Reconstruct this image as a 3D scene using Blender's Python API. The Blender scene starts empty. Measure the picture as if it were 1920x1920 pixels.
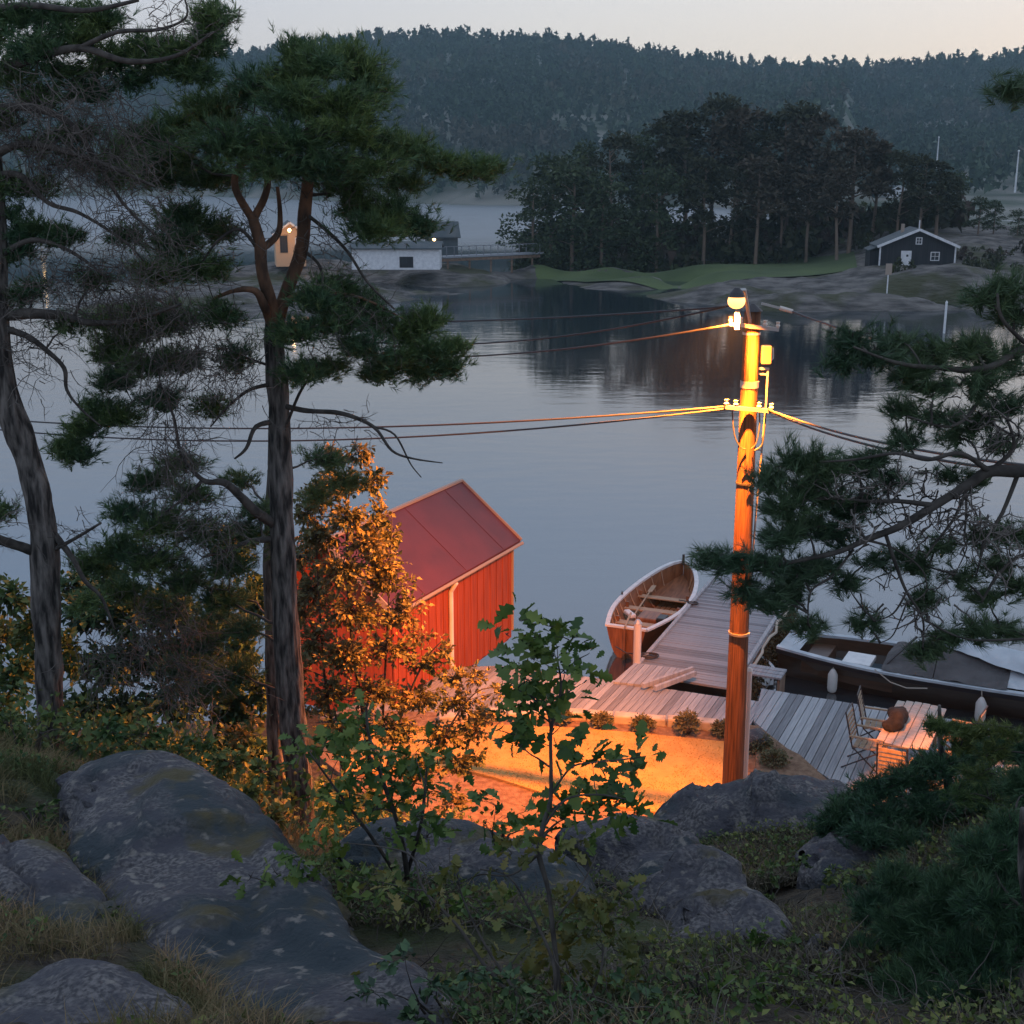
import bpy, math, random
import numpy as np
from mathutils import Vector, noise
R = math.radians
random.seed(7); rng = np.random.default_rng(7)
sc = bpy.context.scene
# ------------------------------------------------------------------ camera
CAMZ = 11.0; PITCH = R(14.7); F = 2400.0
cam = bpy.data.cameras.new('camera'); camo = bpy.data.objects.new('camera', cam)
sc.collection.objects.link(camo); sc.camera = camo
camo.location = (0, 0, CAMZ); camo.rotation_euler = (R(90) - PITCH, 0, 0)
cam.sensor_width = 36; cam.lens = 36 * F / 1920; cam.clip_start = 0.05; cam.clip_end = 6000
# ------------------------------------------------------------------ world (dusk, sun just under the horizon ahead to the right)
SUN_AZ = R(38)                     # clockwise from +Y
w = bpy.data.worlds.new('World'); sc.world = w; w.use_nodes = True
nt = w.node_tree; N = nt.nodes; L = nt.links
for n in list(N): N.remove(n)
def nd(t, **k):
    n = N.new(t)
    for a, b in k.items(): setattr(n, a, b)
    return n
outw = nd('ShaderNodeOutputWorld'); bg = nd('ShaderNodeBackground'); L.new(bg.outputs[0], outw.inputs[0])
sky = nd('ShaderNodeTexSky', sky_type='NISHITA'); sky.sun_disc = False
sky.sun_elevation = R(1.5); sky.sun_rotation = SUN_AZ; sky.air_density = 1.0; sky.dust_density = 1.0; sky.ozone_density = 2.0
tc = nd('ShaderNodeTexCoord'); sep = nd('ShaderNodeSeparateXYZ'); L.new(tc.outputs['Generated'], sep.inputs[0])
def ramp(tree_nodes, stops):
    r = tree_nodes.new('ShaderNodeValToRGB'); e = r.color_ramp.elements
    while len(e) > 1: e.remove(e[-1])
    e[0].position = stops[0][0]; e[0].color = (*stops[0][1], 1)
    for p, c in stops[1:]:
        x = e.new(p); x.color = (*c, 1)
    return r
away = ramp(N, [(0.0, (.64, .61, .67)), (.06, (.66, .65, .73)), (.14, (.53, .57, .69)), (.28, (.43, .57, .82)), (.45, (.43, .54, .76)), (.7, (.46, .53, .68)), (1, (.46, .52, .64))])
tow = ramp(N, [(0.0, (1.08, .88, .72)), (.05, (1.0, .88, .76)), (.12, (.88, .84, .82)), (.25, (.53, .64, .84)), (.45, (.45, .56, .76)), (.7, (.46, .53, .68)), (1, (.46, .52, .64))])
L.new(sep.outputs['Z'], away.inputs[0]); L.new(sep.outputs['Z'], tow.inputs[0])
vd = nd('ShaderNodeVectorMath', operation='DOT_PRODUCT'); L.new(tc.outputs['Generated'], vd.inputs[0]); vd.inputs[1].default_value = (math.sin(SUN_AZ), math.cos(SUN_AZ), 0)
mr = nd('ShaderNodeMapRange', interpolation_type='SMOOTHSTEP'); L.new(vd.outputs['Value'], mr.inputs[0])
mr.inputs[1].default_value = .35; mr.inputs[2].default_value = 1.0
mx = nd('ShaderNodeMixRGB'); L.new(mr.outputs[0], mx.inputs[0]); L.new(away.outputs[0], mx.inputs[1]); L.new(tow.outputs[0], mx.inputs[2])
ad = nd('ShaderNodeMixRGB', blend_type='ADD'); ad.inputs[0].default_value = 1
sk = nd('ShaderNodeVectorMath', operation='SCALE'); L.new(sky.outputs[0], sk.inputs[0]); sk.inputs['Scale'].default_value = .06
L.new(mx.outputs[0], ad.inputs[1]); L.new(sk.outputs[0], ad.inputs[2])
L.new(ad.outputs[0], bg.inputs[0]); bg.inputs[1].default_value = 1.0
sun = bpy.data.lights.new('sun', 'SUN'); suno = bpy.data.objects.new('sun', sun); sc.collection.objects.link(suno)
sun.energy = .12; sun.angle = R(12); sun.color = (1, .72, .55)
sd = Vector((math.sin(SUN_AZ) * math.cos(R(4)), math.cos(SUN_AZ) * math.cos(R(4)), math.sin(R(4))))
suno.rotation_euler = sd.to_track_quat('Z', 'Y').to_euler()
sc.view_settings.view_transform = 'Standard'; sc.view_settings.look = 'None'
sc.view_settings.exposure = 0.0; sc.view_settings.gamma = 1.0
sc.render.engine = 'CYCLES'
sc.cycles.volume_bounces = 0; sc.cycles.max_bounces = 6; sc.cycles.transparent_max_bounces = 6
# ------------------------------------------------------------------ helpers
cp, sp_ = math.cos(PITCH), math.sin(PITCH)
def ray(px, py):
    u = (px - 960) / F; v = (960 - py) / F
    return u, cp + v * sp_, -sp_ + v * cp
def at(px, py, Y):
    u, dy, dz = ray(px, py); t = Y / dy
    return Vector((u * t, Y, CAMZ + dz * t))
def on(px, py, z):
    u, dy, dz = ray(px, py); t = (z - CAMZ) / dz
    return Vector((u * t, dy * t, z))
C = sc.collection
def tag(o, label=None, cat=None, group=None, kind=None):
    if label: o['label'] = label
    if cat: o['category'] = cat
    if group: o['group'] = group
    if kind: o['kind'] = kind
    return o
def empty(name, loc=(0, 0, 0), rz=0, label=None, cat=None, group=None):
    o = bpy.data.objects.new(name, None); C.objects.link(o); o.location = loc; o.rotation_euler = (0, 0, rz)
    o.empty_display_size = .2
    return tag(o, label, cat, group)
def link(name, me, parent=None, loc=None, rz=None):
    o = bpy.data.objects.new(name, me); C.objects.link(o)
    if parent: o.parent = parent
    if loc is not None: o.location = loc
    if rz is not None: o.rotation_euler = (0, 0, rz)
    return o
def copy_tree(o, parent=None):
    c = o.copy(); C.objects.link(c); c.parent = parent
    for ch in list(o.children): copy_tree(ch, c)
    return c
def np_mesh(name, V, Fc, mat, smooth=False):
    V = np.asarray(V, dtype=np.float32); Fc = np.asarray(Fc, dtype=np.int32)
    me = bpy.data.meshes.new(name); n, k = Fc.shape
    me.vertices.add(len(V)); me.vertices.foreach_set('co', V.ravel())
    me.loops.add(n * k); me.loops.foreach_set('vertex_index', Fc.ravel())
    me.polygons.add(n); me.polygons.foreach_set('loop_start', np.arange(0, n * k, k, dtype=np.int32))
    me.polygons.foreach_set('loop_total', np.full(n, k, dtype=np.int32))
    if smooth: me.polygons.foreach_set('use_smooth', np.ones(n, dtype=bool))
    me.update(calc_edges=True); me.materials.append(mat)
    return me
class MB:
    """collects shapes into one mesh"""
    def __init__(s): s.v = []; s.f = []
    def box(s, c, d, rz=0, ax=None):
        c = Vector(c); o = len(s.v)
        if ax is None:
            ca, sa = math.cos(rz), math.sin(rz); ax = (Vector((ca, sa, 0)), Vector((-sa, ca, 0)), Vector((0, 0, 1)))
        for z in (-.5, .5):
            for a, b in ((-.5, -.5), (.5, -.5), (.5, .5), (-.5, .5)):
                s.v.append(c + ax[0] * (a * d[0]) + ax[1] * (b * d[1]) + ax[2] * (z * d[2]))
        s.f += [(o+3,o+2,o+1,o), (o+4,o+5,o+6,o+7), (o,o+1,o+5,o+4), (o+1,o+2,o+6,o+5), (o+2,o+3,o+7,o+6), (o+3,o,o+4,o+7)]
        return s
    def bar(s, a, b, w_, h_):
        a, b = Vector(a), Vector(b); x = (b - a); ln = x.length; x.normalize()
        up = Vector((0, 0, 1)) if abs(x.z) < .9 else Vector((0, 1, 0))
        y = up.cross(x).normalized(); z = x.cross(y)
        return s.box((a + b) / 2, (ln, w_, h_), ax=(x, y, z))
    def tube(s, pts, rad, n=6, cap=True):
        pts = [Vector(p) for p in pts]; m = len(pts)
        if not hasattr(rad, '__len__'): rad = [rad] * m
        o = len(s.v); ref = None
        for i, p in enumerate(pts):
            t = (pts[min(i+1, m-1)] - pts[max(i-1, 0)])
            if t.length < 1e-9: t = Vector((0, 0, 1))
            t.normalize()
            if ref is None:
                ref = Vector((1, 0, 0)) if abs(t.x) < .8 else Vector((0, 1, 0))
            a = (ref - t * ref.dot(t)).normalized(); b = t.cross(a); ref = a
            for k in range(n):
                q = 2 * math.pi * k / n
                s.v.append(p + (a * math.cos(q) + b * math.sin(q)) * rad[i])
        for i in range(m - 1):
            for k in range(n):
                k2 = (k + 1) % n
                s.f.append((o+i*n+k, o+i*n+k2, o+(i+1)*n+k2, o+(i+1)*n+k))
        if cap:
            s.f.append(tuple(o + k for k in reversed(range(n)))); s.f.append(tuple(o+(m-1)*n+k for k in range(n)))
        return s
    def poly(s, pts, h0, h1):
        """vertical prism from a list of (x,y), ccw"""
        o = len(s.v); n = len(pts)
        area = sum(pts[i][0]*pts[(i+1)%n][1] - pts[(i+1)%n][0]*pts[i][1] for i in range(n))
        if area < 0: pts = pts[::-1]
        for h in (h0, h1):
            for p in pts: s.v.append(Vector((p[0], p[1], h)))
        s.f.append(tuple(o+i for i in reversed(range(n)))); s.f.append(tuple(o+n+i for i in range(n)))
        for i in range(n):
            j = (i+1) % n; s.f.append((o+i, o+j, o+n+j, o+n+i))
        return s
    def quad(s, *p):
        o = len(s.v); s.v += [Vector(q) for q in p]; s.f.append(tuple(range(o, o+len(p)))); return s
    def ball(s, c, r, nu=10, nv=7):
        c = Vector(c); r = r if hasattr(r, '__len__') else (r, r, r); o = len(s.v)
        for j in range(nv + 1):
            th = math.pi * j / nv
            for i in range(nu):
                ph = 2*math.pi*i/nu
                s.v.append(c + Vector((r[0]*math.sin(th)*math.cos(ph), r[1]*math.sin(th)*math.sin(ph), r[2]*math.cos(th))))
        for j in range(nv):
            for i in range(nu):
                i2 = (i+1) % nu; s.f.append((o+j*nu+i, o+(j+1)*nu+i, o+(j+1)*nu+i2, o+j*nu+i2))
        return s
    def mesh(s, name, mat, smooth=False):
        me = bpy.data.meshes.new(name); me.from_pydata([tuple(v) for v in s.v], [], s.f); me.update()
        if smooth:
            for p in me.polygons: p.use_smooth = True
        me.materials.append(mat); return me
    def build(s, name, mat, parent=None, smooth=False, loc=None):
        return link(name, s.mesh(name, mat, smooth), parent, loc)
def bevel(o, wd=.01, seg=2):
    m = o.modifiers.new('bevel', 'BEVEL'); m.width = wd; m.segments = seg; m.limit_method = 'ANGLE'; return o
# ------------------------------------------------------------------ materials
def mat(name, col=(.5, .5, .5), rough=.7, metal=0, col2=None, scale=5.0, stretch=(1, 1, 1), bump=0.0, bscale=None,
        detail=6, lo=.35, hi=.65, spec=.5, emit=None, es=0, coord='Object', island=0.0, transl=0.0, ior=None, col3=None, scale3=1.0):
    m = bpy.data.materials.new(name); m.use_nodes = True; t = m.node_tree; n = t.nodes; l = t.links
    b = n['Principled BSDF']; b.inputs['Base Color'].default_value = (*col, 1); b.inputs['Roughness'].default_value = rough
    b.inputs['Metallic'].default_value = metal; b.inputs['Specular IOR Level'].default_value = spec
    if ior: b.inputs['IOR'].default_value = ior
    tcn = n.new('ShaderNodeTexCoord'); mp = n.new('ShaderNodeMapping'); l.new(tcn.outputs[coord], mp.inputs[0]); mp.inputs['Scale'].default_value = stretch
    last = None
    if col2:
        nz = n.new('ShaderNodeTexNoise'); nz.inputs['Scale'].default_value = scale; nz.inputs['Detail'].default_value = detail; l.new(mp.outputs[0], nz.inputs[0])
        r = ramp(n, [(lo, col), (hi, col2)]); l.new(nz.outputs[0], r.inputs[0]); last = r.outputs[0]
    if col3:
        nz = n.new('ShaderNodeTexNoise'); nz.inputs['Scale'].default_value = scale3; nz.inputs['Detail'].default_value = 8; l.new(tcn.outputs[coord], nz.inputs[0])
        r3 = ramp(n, [(.52, (0, 0, 0)), (.62, (1, 1, 1))]); l.new(nz.outputs[0], r3.inputs[0])
        mm = n.new('ShaderNodeMixRGB'); l.new(r3.outputs[0], mm.inputs[0]); l.new(last, mm.inputs[1]); mm.inputs[2].default_value = (*col3, 1); last = mm.outputs[0]
    if island:
        g = n.new('ShaderNodeNewGeometry'); hs = n.new('ShaderNodeHueSaturation')
        m1 = n.new('ShaderNodeMapRange'); l.new(g.outputs['Random Per Island'], m1.inputs[0]); m1.inputs[3].default_value = 1 - island; m1.inputs[4].default_value = 1 + island
        l.new(m1.outputs[0], hs.inputs['Value'])
        m2 = n.new('ShaderNodeMapRange'); l.new(g.outputs['Random Per Island'], m2.inputs[0]); m2.inputs[3].default_value = .5 + island * .06; m2.inputs[4].default_value = .5 - island * .07
        l.new(m2.outputs[0], hs.inputs['Hue'])
        if last: l.new(last, hs.inputs['Color'])
        else: hs.inputs['Color'].default_value = (*col, 1)
        last = hs.outputs[0]
    if last: l.new(last, b.inputs['Base Color'])
    if bump:
        nb = n.new('ShaderNodeTexNoise'); nb.inputs['Scale'].default_value = bscale or scale * 2; nb.inputs['Detail'].default_value = 8; l.new(mp.outputs[0], nb.inputs[0])
        bp = n.new('ShaderNodeBump'); bp.inputs['Strength'].default_value = 1.0; bp.inputs['Distance'].default_value = bump; l.new(nb.outputs[0], bp.inputs['Height']); l.new(bp.outputs[0], b.inputs['Normal'])
    if emit:
        b.inputs['Emission Color'].default_value = (*emit, 1); b.inputs['Emission Strength'].default_value = es
    if transl:
        tr = n.new('ShaderNodeBsdfTranslucent'); ms = n.new('ShaderNodeMixShader'); ms.inputs[0].default_value = transl
        if last: l.new(last, tr.inputs[0])
        else: tr.inputs[0].default_value = (*col, 1)
        l.new(b.outputs[0], ms.inputs[1]); l.new(tr.outputs[0], ms.inputs[2]); l.new(ms.outputs[0], n['Material Output'].inputs[0])
    return m
M = {}
M['granite'] = mat('granite', (.055, .052, .058), .9, col2=(.15, .135, .135), scale=2.6, stretch=(1, 1, 2.2), bump=.035, bscale=11, detail=12, col3=(.03, .042, .05), scale3=1.6)
M['shore_rock'] = mat('shore_rock', (.055, .05, .047), .9, col2=(.19, .175, .16), scale=.8, stretch=(.6, 1, 3), bump=.5, bscale=1.6, detail=10, col3=(.06, .062, .03), scale3=.16)
M['soil'] = mat('soil', (.025, .02, .014), .95, col2=(.09, .07, .045), scale=9, detail=12, bump=.08, bscale=22, col3=(.045, .06, .022), scale3=.9)
M['mulch'] = mat('mulch', (.14, .08, .05), .95, col2=(.26, .17, .11), scale=9, bump=.02, bscale=40)
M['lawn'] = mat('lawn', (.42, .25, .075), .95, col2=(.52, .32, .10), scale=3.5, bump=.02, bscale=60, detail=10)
M['far_grass'] = mat('far_grass', (.055, .085, .03), .95, col2=(.10, .14, .05), scale=.15, bump=.05, bscale=3)
M['hill_ground'] = mat('hill_ground', (.05, .07, .04), .95, col2=(.22, .21, .18), scale=.03, detail=12, lo=.42, hi=.62)
M['bark'] = mat('bark', (.018, .016, .015), .95, col2=(.20, .178, .16), scale=20, stretch=(1, 1, .2), bump=.05, bscale=20, detail=6, lo=.38, hi=.66)
M['red_bark'] = mat('red_bark', (.06, .035, .022), .9, col2=(.20, .105, .06), scale=10, stretch=(1, 1, .4), bump=.012, bscale=18)
M['twig'] = mat('twig', (.03, .026, .023), .9, col2=(.085, .075, .065), scale=12, bump=.004, bscale=40)
M['dead_twig'] = mat('dead_twig', (.06, .052, .046), .9, col2=(.17, .15, .135), scale=2)
M['island_bark'] = mat('island_bark', (.13, .095, .07), .95, col2=(.30, .22, .17), scale=1)
M['pine'] = mat('pine', (.035, .10, .048), .6, col2=(.10, .165, .045), scale=1.6, island=.45, transl=.15)
M['pine_near'] = mat('pine_near', (.04, .09, .048), .55, col2=(.075, .13, .055), scale=2.0, island=.4, transl=.15)
M['juniper'] = mat('juniper', (.03, .085, .045), .65, col2=(.055, .12, .05), scale=2.0, island=.45, transl=.1)
M['island_pine'] = mat('island_pine', (.030, .030, .018), .85, col2=(.055, .070, .024), scale=.35, island=.35, transl=.1, col3=(.06, .040, .030), scale3=.25)
M['island_green'] = mat('island_green', (.035, .055, .025), .85, col2=(.06, .09, .03), scale=.35, island=.35, transl=.1)
M['island_brown'] = mat('island_brown', (.055, .042, .03), .85, col2=(.085, .075, .04), scale=.35, island=.35, transl=.1)
M['far_tree'] = mat('far_tree', (.016, .036, .026), .9, col2=(.055, .088, .050), scale=.012, detail=10, island=.6, coord='Object', col3=(.075, .07, .05), scale3=.02)
M['oak'] = mat('oak', (.05, .12, .028), .6, col2=(.12, .18, .03), scale=4, island=.4, transl=.25)
M['oak_yellow'] = mat('oak_yellow', (.09, .12, .03), .55, col2=(.16, .15, .035), scale=4, island=.4, transl=.3)
M['birch'] = mat('birch', (.10, .13, .05), .55, col2=(.20, .17, .075), scale=1.5, island=.5, transl=.3)
M['shrub'] = mat('shrub', (.05, .12, .035), .6, col2=(.15, .18, .045), scale=1.2, island=.5, transl=.25)
M['dark_shrub'] = mat('dark_shrub', (.03, .09, .045), .6, col2=(.065, .12, .04), scale=1.2, island=.5, transl=.15)
M['dry_grass'] = mat('dry_grass', (.15, .13, .06), .85, col2=(.32, .24, .13), scale=1.4, island=.4, transl=.2, col3=(.08, .10, .035), scale3=.9)
M['heather'] = mat('heather', (.05, .048, .03), .9, col2=(.17, .145, .105), scale=2, island=.4, col3=(.07, .08, .04), scale3=2)
M['deck'] = mat('deck', (.22, .24, .27), .75, col2=(.33, .345, .37), scale=3, stretch=(9, .5, 1), bump=.003, bscale=30)
M['deck_dark'] = mat('deck_dark', (.14, .15, .17), .75, col2=(.23, .24, .26), scale=3, stretch=(9, .5, 1), bump=.003, bscale=30)
M['deck_light'] = mat('deck_light', (.29, .31, .34), .75, col2=(.41, .43, .45), scale=3, stretch=(9, .5, 1), bump=.003, bscale=30)
M['joist'] = mat('joist', (.16, .10, .07), .85, col2=(.25, .17, .12), scale=4)
M['stone'] = mat('stone', (.30, .28, .25), .85, col2=(.5, .46, .40), scale=4, bump=.01)
M['red_wall'] = mat('red_wall', (.26, .045, .016), .75, col2=(.38, .07, .024), scale=4, stretch=(4, 4, .3))
M['red_roof'] = mat('red_roof', (.085, .018, .024), .5, col2=(.12, .024, .03), scale=1.2, detail=10)
M['trim'] = mat('trim', (.34, .27, .22), .7)
M['white'] = mat('white', (.74, .75, .76), .6, col2=(.60, .61, .63), scale=3)
M['dark_wall'] = mat('dark_wall', (.018, .02, .024), .85, col2=(.035, .035, .04), scale=1, stretch=(8, 8, .3))
M['grey_roof'] = mat('grey_roof', (.07, .09, .10), .8, col2=(.12, .13, .13), scale=.8)
M['glass'] = mat('glass', (.03, .04, .05), .08)
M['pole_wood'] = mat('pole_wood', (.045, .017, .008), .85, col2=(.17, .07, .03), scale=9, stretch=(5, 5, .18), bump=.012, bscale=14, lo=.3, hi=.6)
M['steel'] = mat('steel', (.45, .45, .45), .45, metal=.8)
M['dark_metal'] = mat('dark_metal', (.06, .06, .065), .5, metal=.5)
M['porcelain'] = mat('porcelain', (.6, .55, .5), .25)
M['cable'] = mat('cable', (.035, .035, .04), .6)
M['lit_glass'] = mat('lit_glass', (1, .8, .5), .3, emit=(1, .42, .10), es=3.2)
M['small_light'] = mat('small_light', (1, .8, .5), .3, emit=(1, .62, .25), es=14)
M['varnish'] = mat('varnish', (.14, .058, .028), .4, col2=(.26, .115, .055), scale=2.5, stretch=(1, 6, 1))
M['brown_hull'] = mat('brown_hull', (.045, .024, .015), .35, col2=(.075, .04, .024), scale=2, stretch=(1, 8, 8))
M['black_brown'] = mat('black_brown', (.022, .016, .013), .35, col2=(.04, .028, .02), scale=2, stretch=(1, 8, 8))
M['boat_white'] = mat('boat_white', (.72, .73, .74), .4, col2=(.58, .6, .62), scale=5)
M['black_hull'] = mat('black_hull', (.015, .017, .022), .35)
M['tarp'] = mat('tarp', (.36, .42, .47), .6, col2=(.55, .60, .64), scale=2, bump=.02, bscale=4)
M['tent'] = mat('tent', (.065, .066, .07), .85, col2=(.10, .10, .105), scale=3, bump=.01)
M['blue_floor'] = mat('blue_floor', (.06, .10, .13), .5)
M['fender'] = mat('fender', (.6, .58, .55), .5)
M['teak'] = mat('teak', (.30, .22, .15), .7, col2=(.42, .32, .22), scale=6, stretch=(5, 1, 1))
M['table_wood'] = mat('table_wood', (.36, .31, .27), .65, col2=(.48, .42, .37), scale=5, stretch=(6, 1, 1))
M['fur'] = mat('fur', (.006, .006, .006), .95, col2=(.025, .022, .02), scale=12, bump=.01)
M['rope'] = mat('rope', (.42, .38, .32), .9)
M['weed'] = mat('weed', (.03, .03, .015), .9, col2=(.06, .055, .025), scale=6, island=.4)
M['ball_shrub'] = mat('ball_shrub', (.10, .11, .05), .8, col2=(.16, .15, .08), scale=8, island=.4)
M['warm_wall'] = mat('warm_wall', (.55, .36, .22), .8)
# granite: speckle, lichen patches and dark seepage streaks
m = bpy.data.materials.new('granite'); m.use_nodes = True; t = m.node_tree; n = t.nodes; l = t.links; b = n['Principled BSDF']; b.inputs['Roughness'].default_value = .88
tcn = n.new('ShaderNodeTexCoord')
def _nz(sc_, det=8, st=(1, 1, 1)):
    mp = n.new('ShaderNodeMapping'); mp.inputs['Scale'].default_value = st; l.new(tcn.outputs['Object'], mp.inputs[0]); q = n.new('ShaderNodeTexNoise'); q.inputs['Scale'].default_value = sc_; q.inputs['Detail'].default_value = det; l.new(mp.outputs[0], q.inputs[0]); return q.outputs[0]
def _mix(f, a, c):
    q = n.new('ShaderNodeMixRGB'); l.new(f, q.inputs[0])
    for i, v in ((1, a), (2, c)):
        if isinstance(v, tuple): q.inputs[i].default_value = (*v, 1)
        else: l.new(v, q.inputs[i])
    return q.outputs[0]
def _r(x, lo, hi):
    q = ramp(n, [(lo, (0, 0, 0)), (hi, (1, 1, 1))]); l.new(x, q.inputs[0]); return q.outputs[0]
c1 = _mix(_r(_nz(45, 4), .40, .62), (.045, .045, .052), (.155, .148, .15))
c2 = _mix(_r(_nz(5, 10, (1, 1, 2.5)), .42, .60), c1, (.055, .056, .07))
c3 = _mix(_r(_nz(1.3, 8), .50, .60), c2, (.028, .042, .052))
c4 = _mix(_r(_nz(11, 8), .60, .68), c3, (.19, .18, .165))
c5 = _mix(_r(_nz(2.2, 10), .58, .68), c4, (.075, .065, .03)); l.new(c5, b.inputs['Base Color'])
b1 = n.new('ShaderNodeBump'); b1.inputs['Distance'].default_value = .05; l.new(_nz(7, 12, (1, 1, 2.2)), b1.inputs['Height'])
b2 = n.new('ShaderNodeBump'); b2.inputs['Distance'].default_value = .012; l.new(_nz(40, 8), b2.inputs['Height']); l.new(b1.outputs[0], b2.inputs['Normal']); l.new(b2.outputs[0], b.inputs['Normal'])
M['granite'] = m
# water
m = bpy.data.materials.new('water'); m.use_nodes = True; t = m.node_tree; n = t.nodes; l = t.links; b = n['Principled BSDF']
b.inputs['Base Color'].default_value = (.02, .032, .042, 1); b.inputs['Roughness'].default_value = .05; b.inputs['IOR'].default_value = 3.6
tcn = n.new('ShaderNodeTexCoord'); mp = n.new('ShaderNodeMapping'); mp.inputs['Scale'].default_value = (.5, 1, 1); l.new(tcn.outputs['Object'], mp.inputs[0])
nz = n.new('ShaderNodeTexNoise'); nz.inputs['Scale'].default_value = .9; nz.inputs['Detail'].default_value = 4; l.new(mp.outputs[0], nz.inputs[0])
bp = n.new('ShaderNodeBump'); bp.inputs['Distance'].default_value = .012; l.new(nz.outputs[0], bp.inputs['Height']); l.new(bp.outputs[0], b.inputs['Normal'])
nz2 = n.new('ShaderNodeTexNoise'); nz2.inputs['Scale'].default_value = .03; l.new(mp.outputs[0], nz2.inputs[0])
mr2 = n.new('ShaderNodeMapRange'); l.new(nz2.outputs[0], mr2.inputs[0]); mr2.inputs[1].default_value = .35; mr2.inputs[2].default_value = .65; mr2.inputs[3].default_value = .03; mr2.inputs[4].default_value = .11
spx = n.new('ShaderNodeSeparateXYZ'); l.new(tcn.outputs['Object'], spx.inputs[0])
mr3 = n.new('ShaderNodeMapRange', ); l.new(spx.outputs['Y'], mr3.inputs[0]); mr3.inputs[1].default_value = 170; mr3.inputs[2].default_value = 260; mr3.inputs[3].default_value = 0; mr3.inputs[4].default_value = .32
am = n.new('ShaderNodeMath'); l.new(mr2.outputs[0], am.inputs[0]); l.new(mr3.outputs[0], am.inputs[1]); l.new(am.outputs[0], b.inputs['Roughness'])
M['water'] = m
# ------------------------------------------------------------------ foliage kit (numpy)
def unit(a): return a / np.maximum(np.linalg.norm(a, axis=-1, keepdims=True), 1e-9)
def rdir(n): return unit(rng.normal(size=(n, 3)))
def needles(Cn, A, n=14, ln=.08, wd=.006, shoot=.06, spread=.8):
    """tufts: centres Cn, shoot axes A -> one thin triangle per needle"""
    T = len(Cn); A = unit(A)
    r = unit(rng.normal(size=(T, n, 3)) ); ax = np.repeat(A[:, None, :], n, 1)
    r = unit(r - (r * ax).sum(-1, keepdims=True) * ax)
    ph = rng.uniform(.35, 1.0, (T, n, 1)) * spread
    d = unit(ax * np.cos(ph) + r * np.sin(ph)); base = Cn[:, None, :] + ax * rng.uniform(-shoot, shoot * .3, (T, n, 1))
    L_ = ln * rng.uniform(.7, 1.15, (T, n, 1)); s = unit(np.cross(d, rdir(T * n).reshape(T, n, 3)))
    V = np.stack([base - s * wd / 2, base + s * wd / 2, base + d * L_], 2).reshape(-1, 3)
    return V, np.arange(len(V)).reshape(-1, 3)
DIAM = (np.array([(0, 0), (.45, .33), (1, 0), (.45, -.33)]), [(0, 1, 2), (0, 2, 3)])
_ok = [(0, 0), (.12, .05), (.25, .16), (.33, .10), (.45, .27), (.55, .15), (.68, .33), (.78, .17), (.90, .20), (1, 0)]
OAKV = np.array(_ok + [(x, -y) for x, y in reversed(_ok[1:-1])] + [(.5, 0)])
_c = len(OAKV) - 1
OAK = (OAKV, [(_c, i, (i + 1) % _c) for i in range(_c)])
def leaves(P, D, size, tpl=DIAM, droop=.25, jitter=.5):
    V2, Ft = tpl; n = len(P); D = unit(D); sz = size * rng.uniform(1 - jitter, 1 + jitter, (n, 1, 1))
    up = unit(np.array([0, 0, 1.]) + rng.normal(size=(n, 3)) * .75); S = unit(np.cross(up, D)); U = np.cross(D, S)
    x = V2[None, :, 0:1]; y = V2[None, :, 1:2]
    V = P[:, None, :] + sz * (x * D[:, None, :] + y * S[:, None, :] + (np.abs(y) * .35 - droop * x * x) * U[:, None, :])
    k = len(V2); Fc = (np.arange(n)[:, None, None] * k + np.array(Ft)[None]).reshape(-1, 3)
    return V.reshape(-1, 3), Fc
def merge(parts):
    V = []; Fc = []; o = 0
    for v, f in parts: V.append(v); Fc.append(f + o); o += len(v)
    return np.concatenate(V), np.concatenate(Fc)
def clump_pts(c, r, n, shell=.55):
    d = rdir(n); d[:, 2] = np.where(d[:, 2] < -.35, -d[:, 2] * .5, d[:, 2])
    rad = rng.uniform(shell, 1, (n, 1)) ** .7
    return np.array(c) + d * rad * np.array(r), d
def bez(a, b, sag=0.1, n=5, wob=.05):
    a, b = Vector(a), Vector(b); L_ = (b - a).length; out = []
    p = Vector((random.uniform(-1, 1), random.uniform(-1, 1), random.uniform(-1, 1))) * wob * L_
    for i in range(n):
        s = i / (n - 1); q = a.lerp(b, s) + Vector((0, 0, sag * L_)) * (4 * s * (1 - s)) + p * math.sin(math.pi * s)
        if 0 < i < n - 1: q += Vector((random.uniform(-1, 1), random.uniform(-1, 1), random.uniform(-1, 1))) * wob * .35 * L_
        out.append(q)
    return out
def taper(a, b, n, p=1.0): return [a + (b - a) * (i / (n - 1)) ** p for i in range(n)]
def smooth_path(pts, rad, sub=4):
    """Catmull-Rom"""
    P = [Vector(p) for p in pts]; out = []; ro = []
    for i in range(len(P) - 1):
        p0, p1, p2, p3 = P[max(i-1, 0)], P[i], P[i+1], P[min(i+2, len(P)-1)]
        for k in range(sub):
            s = k / sub; out.append(.5 * ((2*p1) + (p2-p0)*s + (2*p0-5*p1+4*p2-p3)*s*s + (3*p1-p0-3*p2+p3)*s**3)); ro.append(rad[i] + (rad[i+1]-rad[i])*s)
    out.append(P[-1]); ro.append(rad[-1]); return out, ro
def bark_tube(mb, pts, rad, n=12, rough=.08):
    s0 = len(mb.v); P, r = smooth_path(pts, rad, 5); mb.tube(P, r, n)
    for i in range(s0, len(mb.v)):
        v = mb.v[i]; c = P[min((i - s0) // n, len(P)-1)]; d = v - c
        k = noise.noise(Vector((v.x*14, v.y*14, v.z*4))) * rough * 1.6 + noise.noise(v * 3) * rough
        mb.v[i] = c + d * (1 + k)
    return P, r
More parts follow.
